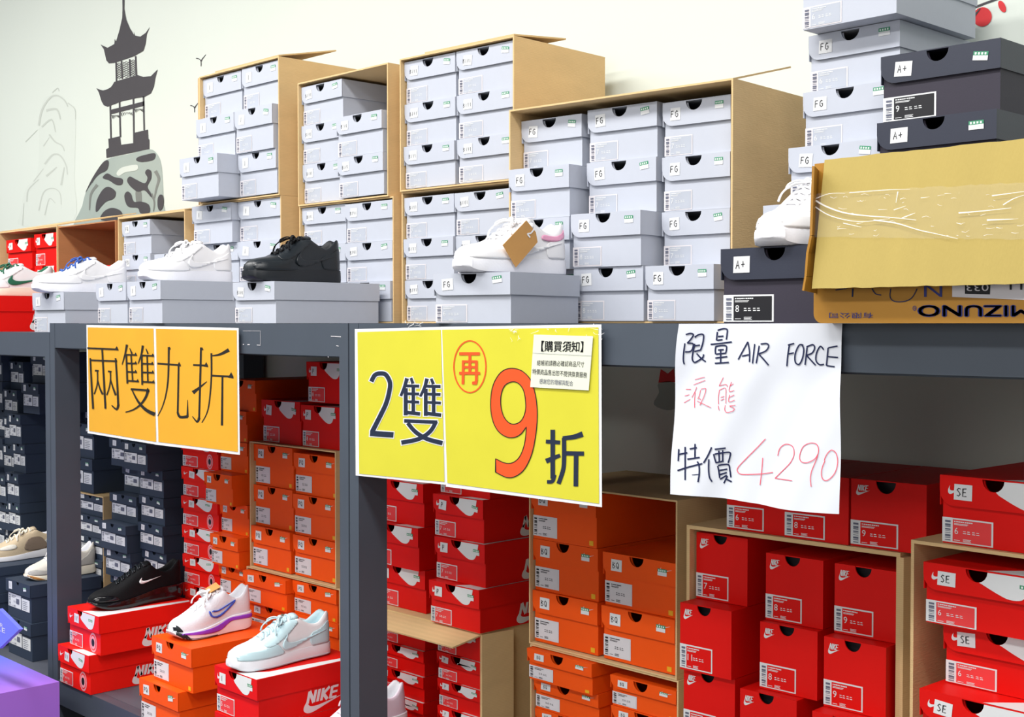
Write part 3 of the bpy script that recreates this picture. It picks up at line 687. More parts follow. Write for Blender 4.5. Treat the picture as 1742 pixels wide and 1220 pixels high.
# front flap hanging over the face
bm = bmesh.new(); zf = f.sz(1381, 491, -.03)[1] - TOP; s_f = f.sz(1381, 491, -.03)[0]
n = 40; rng = random.Random(4)
top = [(s_f + .008 + (W - .008) * k / n, H + .004 + rng.uniform(-.0008, .0008)) for k in range(n + 1)]
bot = [(s_f + (W - s_f) * k / n, zf + rng.uniform(-.0008, .0008)) for k in range(n + 1)]
for side in (0, 1):
    pass
A = [[bm.verts.new((p[0], -.004 - .022 * (1 - v) - (.004 if o else 0), p[1])) for p, v in ((tp, 1), ((tp[0] * .6 + bt[0] * .4, tp[1] * .6 + bt[1] * .4), .6), (bt, 0))] for o in (0, 1) for tp, bt in zip(top, bot)]
N1 = n + 1
for o in (0, 1):
    for k in range(n):
        for j in range(2): bm.faces.new((A[o * N1 + k][j], A[o * N1 + k + 1][j], A[o * N1 + k + 1][j + 1], A[o * N1 + k][j + 1]))
for k in range(n):
    bm.faces.new((A[k][0], A[k + 1][0], A[N1 + k + 1][0], A[N1 + k][0])); bm.faces.new((A[k][2], A[k + 1][2], A[N1 + k + 1][2], A[N1 + k][2]))
for j in range(2): bm.faces.new((A[0][j], A[0][j + 1], A[N1][j + 1], A[N1][j]))
fl = obj('front_flap', bm, 'yellowkraft', yc)
# torn side flap, folded to the left
bm = bmesh.new(); a0 = f.sz(1366, 494, -.04); pts = []
L = [(f.sz(x, y, -.04)[0], f.sz(x, y, -.04)[1] - TOP) for x, y in ((1379, 282), (1377, 330), (1375, 400), (1369, 430), (1366, 470), (1362, 494))]
Rr = [(.004, L[0][1] - .003), (.004, L[1][1]), (.004, L[2][1]), (.004, L[3][1]), (.004, L[4][1]), (.003, L[5][1] - .004)]
for k in range(5):
    panel(bm, (L[k + 1][0], -.036, L[k + 1][1]), (Rr[k + 1][0], -.001, Rr[k + 1][1]), (Rr[k][0], -.001, Rr[k][1]), (L[k][0], -.036, L[k][1]), .004)
obj('side_flap', bm, 'amberkraft', yc)
# glossy tape strip with crinkles
def flapY(z): 
    v = (z - zf) / (H - zf); return -.0093 - .022 * (1 - v)
def tp(px, py, off=.0006):
    s_, z_ = f.sz(px, py, -.02); z_ -= TOP; s_, zz = f.sz(px, py, flapY(z_)); return (s_, flapY(zz - TOP) - off, zz - TOP)
bm = bmesh.new(); nx = 46
up = [tp(1385 + (1770 - 1385) * k / nx, 330 - 22 * k / nx + rng.uniform(-1.5, 1.5), .0006 + rng.uniform(0, .0012)) for k in range(nx + 1)]
md = [tp(1385 + (1770 - 1385) * k / nx, 368 - 20 * k / nx, .0008 + rng.uniform(0, .0022)) for k in range(nx + 1)]
md2 = [tp(1385 + (1770 - 1385) * k / nx, 388 - 10 * k / nx, .0008 + rng.uniform(0, .0022)) for k in range(nx + 1)]
dn = [tp(1385 + (1770 - 1385) * k / nx, 403 + 5 * k / nx + rng.uniform(-1, 1), .0006 + rng.uniform(0, .001)) for k in range(nx + 1)]
rows = [[bm.verts.new(p) for p in r_] for r_ in (up, md, md2, dn)]
for a, b in zip(rows, rows[1:]):
    for k in range(nx): bm.faces.new((a[k], a[k + 1], b[k + 1], b[k]))
tpo = obj('clear_tape', bm, 'tape', fl, smooth=True)
bm = bmesh.new()  # glints on the tape creases, painted on as white ribbons
g = lambda a, b: tp(1302 + a * .3443, 230 + b * .3443, .003)
for pts, w in (([(225, 305), (300, 350), (400, 385), (520, 400), (640, 408), (750, 420)], 9), ([(245, 350), (330, 400), (470, 428), (620, 412)], 6), ([(540, 420), (650, 435), (760, 468), (860, 490), (955, 512)], 7), ([(960, 385), (1080, 375), (1220, 360)], 7), ([(1125, 300), (1200, 290), (1290, 278)], 6), ([(1180, 345), (1230, 315), (1290, 295)], 6),
                ([(660, 280), (650, 335)], 6), ([(420, 285), (620, 270), (720, 268)], 4), ([(390, 435), (480, 455)], 5), ([(1100, 420), (1230, 415)], 9), ([(240, 320), (320, 290), (400, 288)], 4), ([(640, 370), (700, 350)], 4), ([(680, 410), (745, 385)], 6)):
    ribbon(bm, smoothpts(pts, 4), w, g, 0, w2=w * .3)
rng = random.Random(21)
for k in range(46):
    x, y = rng.uniform(300, 1250), rng.uniform(285, 505); dx = rng.uniform(8, 46); ribbon(bm, [(x, y), (x + dx * .5, y + rng.uniform(-7, 7)), (x + dx, y + rng.uniform(-9, 9))], rng.uniform(1.2, 3.6), g, 0, w2=.6)
obj('tape_glint', bm, 'shine', tpo)

# ------------------------------------------------------------------ signs hung on the top beams
def Z(x0, y0, k): return lambda a, b: (x0 + a * k, y0 + b * k)
def sheet(name, corners, yoff, m, parent, rim=None, rimw=2.2, wave=None, nx=14, nz=14, thick=.0006):
    """flat sheet whose corners (tl, tr, br, bl) are read off in the photo, hung in the plane y = yoff"""
    wave = wave or (lambda s, z: 0)
    tl, tr, br, bl = [onY(x, y, yoff) for x, y in corners]
    bm = bmesh.new(); G = []
    for j in range(nz + 1):
        v = j / nz; row = []
        for i in range(nx + 1):
            u = i / nx; p = tl.lerp(tr, u).lerp(bl.lerp(br, u), v); row.append(bm.verts.new((p.x, p.y + wave(u, v), p.z)))
        G.append(row)
    for j in range(nz):
        for i in range(nx): bm.faces.new((G[j][i], G[j][i + 1], G[j + 1][i + 1], G[j + 1][i]))
    return obj(name, bm, m, parent, smooth=True)
def onplane(zf, yoff, wave=None, frame=None):
    def fn(a, b):
        p = onY(*zf(a, b), yoff)
        return tuple(p) if not wave else (p.x, p.y + wave(p), p.z)
    return fn
# orange sign
so = tag(thing('shop_sign', (0, 0, 0), 0, 'orange sign reading 兩雙九折 hung from the middle rack beam', 'sign'))
Yo = -.008
def bend(u, v): return -.006 * (1 - math.cos(v * 2.2)) * .5
for c, r, nm in ((((147, 553), (264, 555), (268.5, 757), (149, 737)), ((149, 557), (261, 559), (265.5, 752), (151.5, 733)), 0), (((264, 555), (406, 558), (408, 774), (268.5, 757)), ((265, 559.5), (402.5, 562), (404.5, 769), (269.5, 752)), 1)):
    a = sheet('laminated_sheet', c, Yo - .001 * nm, 'white', so)
    sheet('printed_face', r, Yo - .001 * nm - .0008, 'osign', a)
g = onplane(Z(140, 560, .16393), Yo - .0021)
bm = bmesh.new()
def st(pts, w, w2=None, sm=True): ribbon(bm, smoothpts(pts, 4) if sm and len(pts) > 2 else pts, w, g, 0, w2=w2)
def serif(x, y, k=1): flat(bm, [(x - 34 * k, y + 6 * k), (x - 12 * k, y - 34 * k), (x + 4 * k, y - 4 * k), (x + 6 * k, y + 12 * k)], g, 0)
for p, w, w2 in (
    ([(52, 197), (370, 210)], 17, None), ([(205, 205), (222, 500), (240, 825)], 17, 20), ([(82, 300), (95, 560), (112, 828)], 15, 20), ([(85, 322), (355, 332)], 17, None),
    ([(345, 300), (362, 560), (372, 790)], 16, 20), ([(374, 780), (355, 832), (303, 790)], 26, 10), ([(155, 425), (158, 520), (150, 590), (122, 675)], 13, 12), ([(158, 520), (180, 610), (212, 678)], 9, 22), ([(130, 430), (170, 432)], 18, 14),
    ([(290, 435), (292, 520), (280, 600), (253, 685)], 13, 12), ([(292, 520), (315, 600), (346, 685)], 9, 22), ([(266, 438), (303, 440)], 18, 14),
    ([(462, 160), (445, 250), (412, 368)], 24, 8), ([(455, 262), (467, 565)], 17, None), ([(492, 198), (515, 255)], 8, 18), ([(455, 265), (560, 268)], 16, None), ([(465, 355), (560, 357)], 16, None), ([(468, 442), (560, 447)], 16, None), ([(465, 535), (583, 543)], 17, None), ([(505, 262), (522, 542)], 14, None),
    ([(628, 170), (612, 260), (578, 358)], 24, 8), ([(616, 268), (621, 578)], 17, None), ([(660, 202), (682, 255)], 8, 18), ([(615, 272), (742, 278)], 16, None), ([(622, 358), (735, 362)], 16, None), ([(625, 448), (740, 453)], 16, None), ([(620, 545), (746, 553)], 17, None), ([(672, 268), (680, 550)], 14, None),
    ([(503, 622), (685, 636)], 20, None), ([(682, 625), (660, 700), (605, 780), (530, 835), (448, 862)], 28, 10), ([(515, 630), (560, 720), (605, 785), (670, 845), (752, 885)], 12, 40),
    ([(898, 185), (892, 500), (868, 680), (830, 810), (783, 903)], 22, 10), ([(780, 358), (1012, 374)], 20, None), ([(1000, 372), (994, 700), (990, 870)], 20, 20), ([(988, 860), (1015, 912), (1095, 908)], 22, 32), ([(1092, 915), (1094, 735)], 24, 6),
    ([(1150, 372), (1300, 380)], 20, None), ([(1232, 190), (1222, 600), (1212, 935)], 22, 20), ([(1214, 920), (1192, 962), (1142, 905)], 30, 8), ([(1148, 660), (1210, 612), (1292, 545)], 42, 8),
    ([(1342, 278), (1430, 262), (1522, 215)], 10, 40), ([(1340, 250), (1340, 500), (1318, 760), (1290, 880), (1240, 972)], 20, 10), ([(1345, 482), (1560, 494)], 20, None), ([(1455, 490), (1450, 1000)], 20, 24)):
    st(p, w, w2)
for x, y, k in ((368, 210, 1), (357, 330, .8), (562, 268, .8), (562, 357, .8), (562, 447, .8), (583, 543, .8), (740, 278, .8), (735, 362, .8), (740, 453, .8), (746, 553, .8), (690, 640, 1), (1018, 376, 1.1), (1300, 382, 1.2), (1562, 496, 1.5), (915, 205, .7), (1253, 212, .7)): serif(x, y, k)
obj('lettering', bm, 'signblack', so)
# yellow sign
sy = thing('shop_sign', (0, 0, 0), 0, 'yellow sign reading 2雙再9折 taped at the joint of two racks', 'sign')
zf_ = Z(590, 540, .27864)
Yy = -.008
a = sheet('laminated_sheet', ((603.5, 560), (756, 556), (760, 825), (605, 809)), Yy, 'white', sy); sheet('printed_face', ((608, 565), (750, 561), (756, 820), (611, 806)), Yy - .0008, 'ysign', a)
b = sheet('laminated_sheet', ((750, 556), (1023, 552), (1024, 863), (758.5, 828)), Yy - .004, 'white', sy); sheet('printed_face', ((752, 561), (1018, 557), (1019, 857), (761, 822)), Yy - .0048, 'ysign', b)
g = onplane(zf_, Yy - .0016); gw = onplane(zf_, Yy - .0012)
def heavy(strokes, mi, mo, gi, go, name, o=12):
    global bm
    bm = bmesh.new()
    for p, w, w2 in strokes: ribbon(bm, smoothpts(p, 5) if len(p) > 2 else p, w, gi, 0, w2=w2)
    obj(name, bm, mi, sy)
    if mo:
        bm = bmesh.new()
        for p, w, w2 in strokes:
            q = list(p); d0 = math.hypot(p[1][0] - p[0][0], p[1][1] - p[0][1]); e = o / 2 / d0; q[0] = (p[0][0] - (p[1][0] - p[0][0]) * e, p[0][1] - (p[1][1] - p[0][1]) * e)
            d1 = math.hypot(p[-1][0] - p[-2][0], p[-1][1] - p[-2][1]); e = o / 2 / d1; q[-1] = (p[-1][0] + (p[-1][0] - p[-2][0]) * e, p[-1][1] + (p[-1][1] - p[-2][1]) * e)
            ribbon(bm, smoothpts(q, 5) if len(q) > 2 else q, w + o, go, 0, w2=(w2 or w) + o)
        obj('lettering_outline', bm, mo, sy)
heavy([([(150, 392), (172, 352), (208, 342), (240, 352), (264, 400), (258, 460), (238, 530), (205, 600), (155, 698)], 26, 28), ([(142, 708), (285, 718)], 34, None),
       ([(368, 372), (352, 425), (330, 480)], 24, 16), ([(360, 432), (360, 598)], 24, None), ([(392, 370), (404, 405)], 16, 20), ([(350, 418), (442, 420)], 18, None), ([(355, 466), (442, 468)], 17, None), ([(358, 514), (442, 518)], 17, None), ([(350, 578), (448, 590)], 22, None), ([(406, 415), (406, 585)], 22, None),
       ([(490, 374), (475, 428), (448, 484)], 24, 16), ([(482, 436), (482, 602)], 24, None), ([(515, 374), (528, 408)], 16, 20), ([(470, 420), (572, 422)], 18, None), ([(478, 468), (572, 471)], 17, None), ([(480, 518), (574, 523)], 17, None), ([(475, 585), (576, 597)], 22, None), ([(530, 418), (530, 592)], 22, None),
       ([(350, 632), (552, 640)], 22, None), ([(545, 635), (510, 695), (440, 742), (333, 765)], 24, 26), ([(372, 645), (420, 700), (490, 742), (584, 768)], 24, 28)], 'signnavy', 'white', g, gw, 'lettering')
g = onplane(zf_, Yy - .0056); gw = onplane(zf_, Yy - .0052); gb = onplane(zf_, Yy - .0060)
heavy([([(1215, 758), (1302, 764)], 24, None), ([(1257, 686), (1257, 985)], 28, None), ([(1268, 960), (1255, 1000), (1222, 1004)], 24, 22), ([(1216, 878), (1302, 842)], 30, 22), ([(1440, 712), (1385, 730), (1318, 738)], 34, 24), ([(1326, 735), (1326, 880), (1318, 940), (1292, 1016)], 26, 26), ([(1330, 830), (1448, 832)], 26, None), ([(1400, 832), (1398, 1032)], 28, None)], 'signnavy', None, g, gw, 'lettering')
bm = bmesh.new()
for p, w in (([(686, 222), (812, 222)], 19), ([(711, 262), (709, 408)], 16), ([(705, 270), (796, 270)], 15), ([(791, 265), (791, 385), (788, 400), (765, 402)], 17), ([(751, 222), (751, 338)], 17), ([(712, 304), (790, 304)], 14), ([(686, 341), (814, 341)], 17)): ribbon(bm, p, w, g, 0)
ribbon(bm, [(751 + 98 * math.cos(k / 40 * 2 * math.pi), 301 + 158 * math.sin(k / 40 * 2 * math.pi)) for k in range(40)], 8, g, 0, closed=True)
outer = smoothpts([(908, 862), (960, 888), (1010, 888), (1055, 850), (1085, 770), (1097, 664)], 4)[:-1] + smoothpts([(1095, 668), (1062, 712), (1020, 733), (970, 728), (920, 690), (888, 620), (877, 530), (888, 430), (920, 360), (960, 322), (1012, 311), (1070, 328), (1120, 380), (1150, 470), (1162, 580), (1155, 700), (1130, 830), (1085, 925), (1030, 970), (975, 977), (908, 945)], 4)
hole = smoothpts([(1010, 393), (965, 415), (942, 470), (940, 540), (955, 600), (985, 640), (1020, 652), (1060, 635), (1085, 590), (1092, 530), (1080, 450), (1050, 405)], 4, closed=True)
vo = [bm.verts.new(g(*p)) for p in outer]; vh = [bm.verts.new(g(*p)) for p in hole]
es = [bm.edges.new((vo[i], vo[(i + 1) % len(vo)])) for i in range(len(vo))] + [bm.edges.new((vh[i], vh[(i + 1) % len(vh)])) for i in range(len(vh))]
bmesh.ops.triangle_fill(bm, edges=es, use_beauty=True)
nine = obj('red_lettering', bm, 'signred', sy)
bm = bmesh.new(); ribbon(bm, outer, 5, gb, 0, closed=True); ribbon(bm, hole, 5, gb, 0, closed=True)
obj('figure_outline', bm, 'ink', nine)
# tape glints along the sign's top edge, highlights laid on as white streaks
bm = bmesh.new(); rng = random.Random(9)
for x0, y0, x1, y1 in ((690, 549, 720, 556), (905, 550, 1015, 566), (990, 550, 1026, 600), (868, 560, 885, 575)):
    gx = onplane(lambda a, b: (a, b), Yy - .008)
    for k in range(9):
        a = (rng.uniform(x0, x1), rng.uniform(y0, y1)); b = (a[0] + rng.uniform(-14, 14), a[1] + rng.uniform(-5, 8)); ribbon(bm, [a, ((a[0] + b[0]) / 2 + rng.uniform(-2, 2), (a[1] + b[1]) / 2 + rng.uniform(-2, 2)), b], rng.uniform(.5, 1.6), gx, 0, w2=.3)
obj('tape_glint', bm, 'shine', sy)
# notice card
zn = lambda a, b: zf_(a, b)
Yn = Yy - .008
nc = thing('notice_card', onY(960, 620, Yn), 0, 'small white notice card 【購買須知】 taped on the yellow sign', 'notice')
O = nc.location
def rel(fn): return lambda a, b: tuple(Vector(fn(a, b)) - O)
g = rel(onplane(zf_, Yn)); bm = bmesh.new(); v = [bm.verts.new(g(*p)) for p in ((1142, 105), (1503, 115), (1476, 446), (1120, 426))]; v2 = [bm.verts.new(x.co + Vector((0, .0008, 0))) for x in v]
bm.faces.new(v); bm.faces.new(v2[::-1])
for i in range(4): bm.faces.new((v[i], v[(i + 1) % 4], v2[(i + 1) % 4], v2[i]))
obj('card', bm, 'cream', nc)
g = rel(onplane(zf_, Yn - .0006)); bm = bmesh.new()
def line(s, p0, p1, h, mi=0): text(bm, s, lambda a, b: g(p0[0] + (p1[0] - p0[0]) * a + h * .05 * b, p0[1] + (p1[1] - p0[1]) * a - h * b), mi)
line('【購買須知】', (1185, 208), (1440, 212), 66)
line('【購買須知】', (1187, 209), (1442, 213), 66)
line('結帳前請務必確認商品尺寸', (1160, 294), (1448, 304), 34); line('特價商品售出恕不提供換貨服務', (1132, 347), (1465, 370), 34); line('感謝您的理解與配合', (1175, 405), (1380, 420), 32, 1)
ribbon(bm, [(1135, 218), (1495, 236)], 1.6, g, 1)
obj('printed_text', bm, ['ink', 'fadedink'], nc)
# handwritten white paper
sw = thing('paper_sign', (0, 0, 0), 0, 'white paper handwritten AIR FORCE 4290, hanging from the nearest rack beam', 'sign')
Yw = -.01
wtl, wtr, wbr, wbl = (1155, 551), (1433, 550), (1438, 873), (1144, 840)
P0 = onY(*wtl, Yw); P1 = onY(*wbr, Yw)
def wv(p):
    u = (p.x - P0.x) / (P1.x - P0.x); v = (P0.z - p.z) / (P0.z - P1.z); v = max(0, v)
    return -.02 * v * v * (.35 + .65 * u) + .005 * math.sin(u * 9 + v * 4) * min(1, v * 3) - .004 * math.exp(-((u - .45) / .06) ** 2) * v - .0015 * math.sin(u * 23 + v * 11) * min(1, v * 3)
bm = bmesh.new(); n = 30; G = []
edgeL = smoothpts([(1155, 551), (1150, 590), (1147, 640), (1145, 720), (1144, 790), (1145, 839)], 6); edgeR = smoothpts([(1433, 550), (1431, 590), (1433, 660), (1436, 740), (1438, 800), (1438, 873)], 6)
def at(pts, v):
    k = v * (len(pts) - 1); i = min(int(k), len(pts) - 2); t = k - i; return (pts[i][0] * (1 - t) + pts[i + 1][0] * t, pts[i][1] * (1 - t) + pts[i + 1][1] * t)
for j in range(n + 1):
    a, b = at(edgeL, j / n), at(edgeR, j / n); row = []
    for i in range(n + 1):
        u = i / n; x = a[0] + (b[0] - a[0]) * u; y = a[1] + (b[1] - a[1]) * u + (2.5 * math.sin(u * 7 + 2.6) * (j / n) ** 6 if j == n else 0)
        p = onY(x, y, Yw); row.append(bm.verts.new((p.x, p.y + wv(p), p.z)))
    G.append(row)
for j in range(n):
    for i in range(n): bm.faces.new((G[j][i], G[j][i + 1], G[j + 1][i + 1], G[j + 1][i]))
ps = obj('paper', bm, 'paper', sw, smooth=True)
me = ps.data; tree = BVHTree.FromPolygons([v.co for v in me.vertices], [tuple(p.vertices) for p in me.polygons])
def onpaper(zf):
    def fn(a, b):
        d = ray(*zf(a, b)); hit = tree.ray_cast(EYE, d)
        p = hit[0] if hit[0] is not None else EYE + d * ((Yw - EYE.y) / d.y)
        return tuple(p - d.normalized() * .0012)
    return fn
def dense(pts, sm=True):
    q = smoothpts(pts, 5) if sm and len(pts) > 2 else [tuple(pts[0][k] + (pts[-1][k] - pts[0][k]) * t / 6 for k in (0, 1)) for t in range(7)] if len(pts) == 2 else pts
    return q
bm = bmesh.new()
g = onpaper(Z(1140, 545, .13115))
for p in ([(203, 185), (265, 170), (302, 190), (265, 250), (222, 297)], [(222, 297), (290, 300), (300, 335), (270, 400), (195, 410)], [(192, 298), (175, 430), (172, 520), (185, 572)], [(318, 220), (375, 185), (432, 190), (425, 290), (395, 388)], [(322, 330), (388, 322)], [(315, 405), (395, 385)], [(320, 305), (300, 400), (288, 500), (318, 545), (380, 515), (425, 480), (435, 440)], [(345, 430), (400, 490), (462, 537)],
          [(612, 150), (600, 262)], [(615, 130), (690, 108), (738, 120), (738, 180), (728, 250)], [(620, 210), (692, 205)], [(610, 258), (680, 250)], [(525, 312), (660, 298), (800, 280)], [(592, 335), (585, 390), (590, 440)], [(592, 338), (680, 325), (728, 335), (730, 380), (718, 430)], [(620, 385), (695, 380)], [(595, 440), (720, 425)], [(655, 372), (655, 550)], [(585, 490), (742, 470)], [(580, 558), (762, 545)]):
    ribbon(bm, dense(p), 19, g, 0)
obj('handwritten_characters', bm, 'navyink', ps); bm = bmesh.new()
g = onpaper(Z(1100, 540, .28685))
for p in ([(543, 250), (570, 200), (600, 145)], [(600, 145), (610, 200), (610, 264)], [(566, 230), (606, 221)], [(641, 158), (628, 273)], [(668, 168), (650, 272)], [(676, 158), (712, 155), (724, 172), (705, 200), (660, 217)], [(665, 217), (695, 250), (724, 284)],
          [(848, 158), (838, 220), (832, 290)], [(838, 165), (876, 154)], [(842, 217), (874, 210)], [(930, 165), (905, 165), (882, 215), (882, 265), (905, 278), (925, 240), (932, 190), (920, 160)], [(952, 178), (940, 282)], [(948, 175), (985, 162), (996, 182), (980, 212), (945, 225)], [(948, 225), (975, 255), (1002, 284)],
          [(1050, 192), (1030, 172), (1008, 210), (1004, 255), (1025, 280), (1052, 278)], [(1076, 180), (1066, 286)], [(1066, 286), (1115, 293)], [(1078, 180), (1132, 170)], [(1072, 232), (1135, 238)]):
    ribbon(bm, dense(p), 8.5, g, 0)
obj('handwritten_line', bm, 'navyink', ps); bm = bmesh.new()
g = onpaper(Z(1140, 740, .17222))
for p in ([(85, 140), (80, 258)], [(85, 192), (170, 176)], [(148, 118), (148, 445)], [(72, 352), (180, 318), (318, 283)], [(246, 88), (245, 222)], [(193, 138), (264, 126)], [(170, 240), (292, 222)], [(268, 262), (285, 300), (288, 380), (275, 465)],
          [(410, 122), (375, 200), (330, 277)], [(382, 240), (380, 340), (390, 420), (415, 462)], [(440, 142), (550, 130)], [(430, 188), (440, 230), (455, 277)], [(440, 190), (530, 175), (592, 175), (590, 220), (573, 277)], [(482, 155), (486, 262)], [(520, 150), (520, 262)], [(452, 275), (530, 258)], [(470, 305), (482, 360), (490, 425)], [(475, 302), (530, 292), (578, 296), (590, 350), (600, 420)], [(488, 350), (565, 338)], [(490, 392), (560, 372)], [(492, 438), (560, 398)], [(565, 405), (530, 478)], [(545, 432), (608, 463)]):
    ribbon(bm, dense(p), 15, g, 0)
ribbon(bm, [(215, 395), (285, 390)], 7, g, 0)
obj('handwritten_line', bm, 'navyink', ps)
bm = bmesh.new()
for p in ([(942, 38), (850, 135), (740, 245), (668, 325), (668, 365), (700, 388), (780, 390), (900, 385), (1015, 370)], [(915, 225), (905, 350), (888, 495)], [(1063, 205), (1080, 140), (1120, 100), (1165, 92), (1212, 118), (1224, 190), (1190, 270), (1120, 345), (1035, 428)], [(1035, 428), (1205, 452)], [(1462, 185), (1425, 240), (1345, 275), (1290, 258), (1280, 200), (1315, 115), (1385, 80), (1445, 92), (1466, 150), (1445, 240), (1400, 350), (1385, 430), (1393, 512)], [(1522, 255), (1535, 215), (1565, 170), (1600, 150), (1640, 185), (1655, 270), (1630, 370), (1575, 435), (1530, 450), (1500, 420), (1495, 360), (1510, 300), (1530, 258)]):
    ribbon(bm, dense(p), 8, g, 0)
tag(obj('handwritten_price', bm, 'redink', ps), 'red handwritten 4290'); bm = bmesh.new()
g = onpaper(Z(1140, 545, .13115))
for p in ([(205, 895), (270, 896)], [(190, 982), (250, 965)], [(180, 1070), (262, 1022)], [(320, 770), (450, 735)], [(303, 838), (457, 777)], [(345, 865), (320, 930), (282, 1000)], [(325, 935), (318, 1030), (318, 1135)], [(395, 905), (380, 970), (358, 1022)], [(398, 895), (450, 880), (464, 900), (440, 985), (385, 1103)], [(365, 1000), (402, 1030)], [(350, 1045), (430, 1085), (530, 1132)],
          [(690, 742), (660, 800), (635, 850)], [(635, 850), (722, 832), (742, 862)], [(640, 900), (625, 1000), (628, 1090)], [(645, 905), (700, 878), (722, 895), (722, 980), (722, 1080)], [(655, 1002), (702, 985)], [(655, 1038), (702, 1018)], [(795, 798), (765, 890), (775, 925), (832, 908)], [(775, 852), (822, 822)], [(770, 965), (758, 1040), (775, 1058), (838, 1035)], [(770, 998), (832, 968)],
          [(625, 1108), (628, 1140), (637, 1168)], [(715, 1100), (708, 1160), (735, 1195), (800, 1182), (830, 1160), (825, 1140), (770, 1110)], [(765, 1112), (848, 1100)]):
    ribbon(bm, dense(p), 8, g, 0)
tag(obj('handwritten_line', bm, 'redink', ps), 'red handwritten 液態')

# ------------------------------------------------------------------ mural painted on the wall
mu = thing('wall_mural', (0, WALLY, 0), 0, 'ink style mural of pagoda, rock, birds and red dots on the cream wall', 'mural')
def mpart(name, m, parent=mu):
    b = bmesh.new(); return b
def wl(zf, lift): 
    def fn(a, b):
        p = onY(*zf(a, b), WALLY - lift); return (p.x, -lift, p.z)
    return fn
za, zb = Z(0, 0, .25404), Z(0, 300, .25404)
bm = bmesh.new(); g = wl(Z(0, 0, 1), .0012)
flat(bm, smoothpts([(181, 272), (220, 262), (254, 254), (267, 262), (274, 279), (277, 310), (278, 345), (277, 400), (132, 400), (140, 350), (148, 322), (162, 298)], 4, closed=True), g)
rock = obj('rock', bm, 'rock', mu)
zc_ = Z(0, 0, .33443); LF = [.0016]
def mshape(name, m, shapes, parent, strokes=()):
    """each painted shape sits a hair above the one before so none coincide"""
    for nm, p in [(name, q) for q in shapes]:
        LF[0] += .00012; bm = bmesh.new(); flat(bm, smoothpts(p, 4, closed=True), wl(zc_, LF[0])); obj(nm, bm, m, parent)
    for p, w in strokes:
        LF[0] += .00012; bm = bmesh.new(); ribbon(bm, smoothpts(p, 4), w, wl(zc_, LF[0]), 0, w2=w * .35); obj(name, bm, m, parent)
mshape('rock_streak', 'midrock', [[(690, 970), (715, 965), (722, 1010), (715, 1060), (695, 1040)]], rock, [([(495, 940), (462, 990), (455, 1070)], 16), ([(790, 870), (808, 910), (795, 960), (785, 1010)], 18), ([(520, 850), (480, 900), (470, 930)], 12), ([(770, 985), (785, 1030), (780, 1075)], 12)])
mshape('rock_highlight', 'pale', [[(593, 880), (620, 852), (690, 838), (703, 852), (690, 868), (640, 876), (605, 895)]], rock)
mshape('rock_patch', 'pag', [[(695, 818), (700, 800), (745, 786), (788, 780), (782, 812), (730, 824)], [(435, 978), (470, 905), (520, 830), (548, 815), (552, 840), (540, 868), (500, 890), (460, 940)],
    [(522, 905), (545, 882), (580, 900), (622, 910), (620, 938), (590, 940), (555, 918)], [(646, 920), (660, 898), (690, 912), (735, 932), (750, 905), (738, 880), (748, 862), (768, 870), (768, 910), (750, 948), (768, 985), (770, 1005), (735, 968), (700, 975), (665, 950)],
    [(486, 1072), (492, 1020), (520, 968), (552, 950), (588, 975), (578, 1010), (540, 1025), (515, 1050), (495, 1075)], [(632, 1000), (645, 975), (665, 985), (680, 1025), (715, 1025), (755, 1040), (760, 1080), (715, 1085), (700, 1058), (650, 1050)],
    [(802, 1010), (815, 990), (830, 1000), (830, 1050), (812, 1072), (802, 1050)], [(515, 1120), (525, 1080), (565, 1058), (610, 1070), (628, 1105), (620, 1125)]], rock)
bm = bmesh.new(); flat(bm, smoothpts([(230, 500), (262, 482), (300, 480), (340, 520), (380, 550), (386, 620), (378, 900), (370, 1130), (110, 1150), (105, 1080), (130, 960), (190, 880), (200, 620), (212, 540)], 4, closed=True), wl(zc_, .0006)); obj('mountain_haze', bm, 'haze', mu)
bm = bmesh.new(); g = wl(za, .0018)
flat(bm, [(818, -60), (835, -60), (832, 60), (845, 130), (870, 190), (898, 235), (897, 212), (903, 238), (940, 245), (975, 220), (1003, 180), (982, 230), (975, 290), (960, 340), (900, 375), (830, 400), (770, 420), (730, 425), (712, 405), (695, 330), (673, 298), (720, 320), (765, 295), (768, 260), (776, 280), (800, 200), (818, 120), (820, 60)], g)
flat(bm, smoothpts([(645, 590), (690, 605), (740, 585), (765, 548)], 3)[:-1] + [(765, 548), (920, 502), (960, 515), (1010, 510), (1055, 465), (1040, 520), (1030, 580), (1010, 625), (965, 650), (850, 665), (720, 715), (695, 705), (680, 680), (662, 620)], g)
flat(bm, [(725, 930), (803, 912), (810, 970), (895, 958), (903, 888), (990, 868), (993, 930), (1000, 935), (1000, 998), (713, 1058), (710, 1000), (728, 990)], g)
flat(bm, [(742, 735), (965, 678), (964, 708), (745, 765)], g)
for a, b in (((777, 418), (780, 545)), ((813, 408), (819, 528)), ((868, 396), (873, 512)), ((908, 376), (913, 505)), ((738, 705), (743, 928)), ((800, 680), (806, 918)), ((893, 650), (897, 960)), ((960, 645), (965, 872)), ((742, 690), (965, 640))): ribbon(bm, [a, b], 10, g)
pg = obj('pagoda', bm, 'pag', mu)
bm = bmesh.new()
for k in range(7):
    for c0, c1 in ((780, 815), (822, 868), (875, 908)):
        y = 425 + k * 15 - (c0 - 780) * .22; ribbon(bm, [(c0, y), ((c0 + c1) / 2, y + 14), (c1, y - 4)], 3, g); ribbon(bm, [(c0, y + 10), ((c0 + c1) / 2, y - 4), (c1, y + 8)], 3, g)
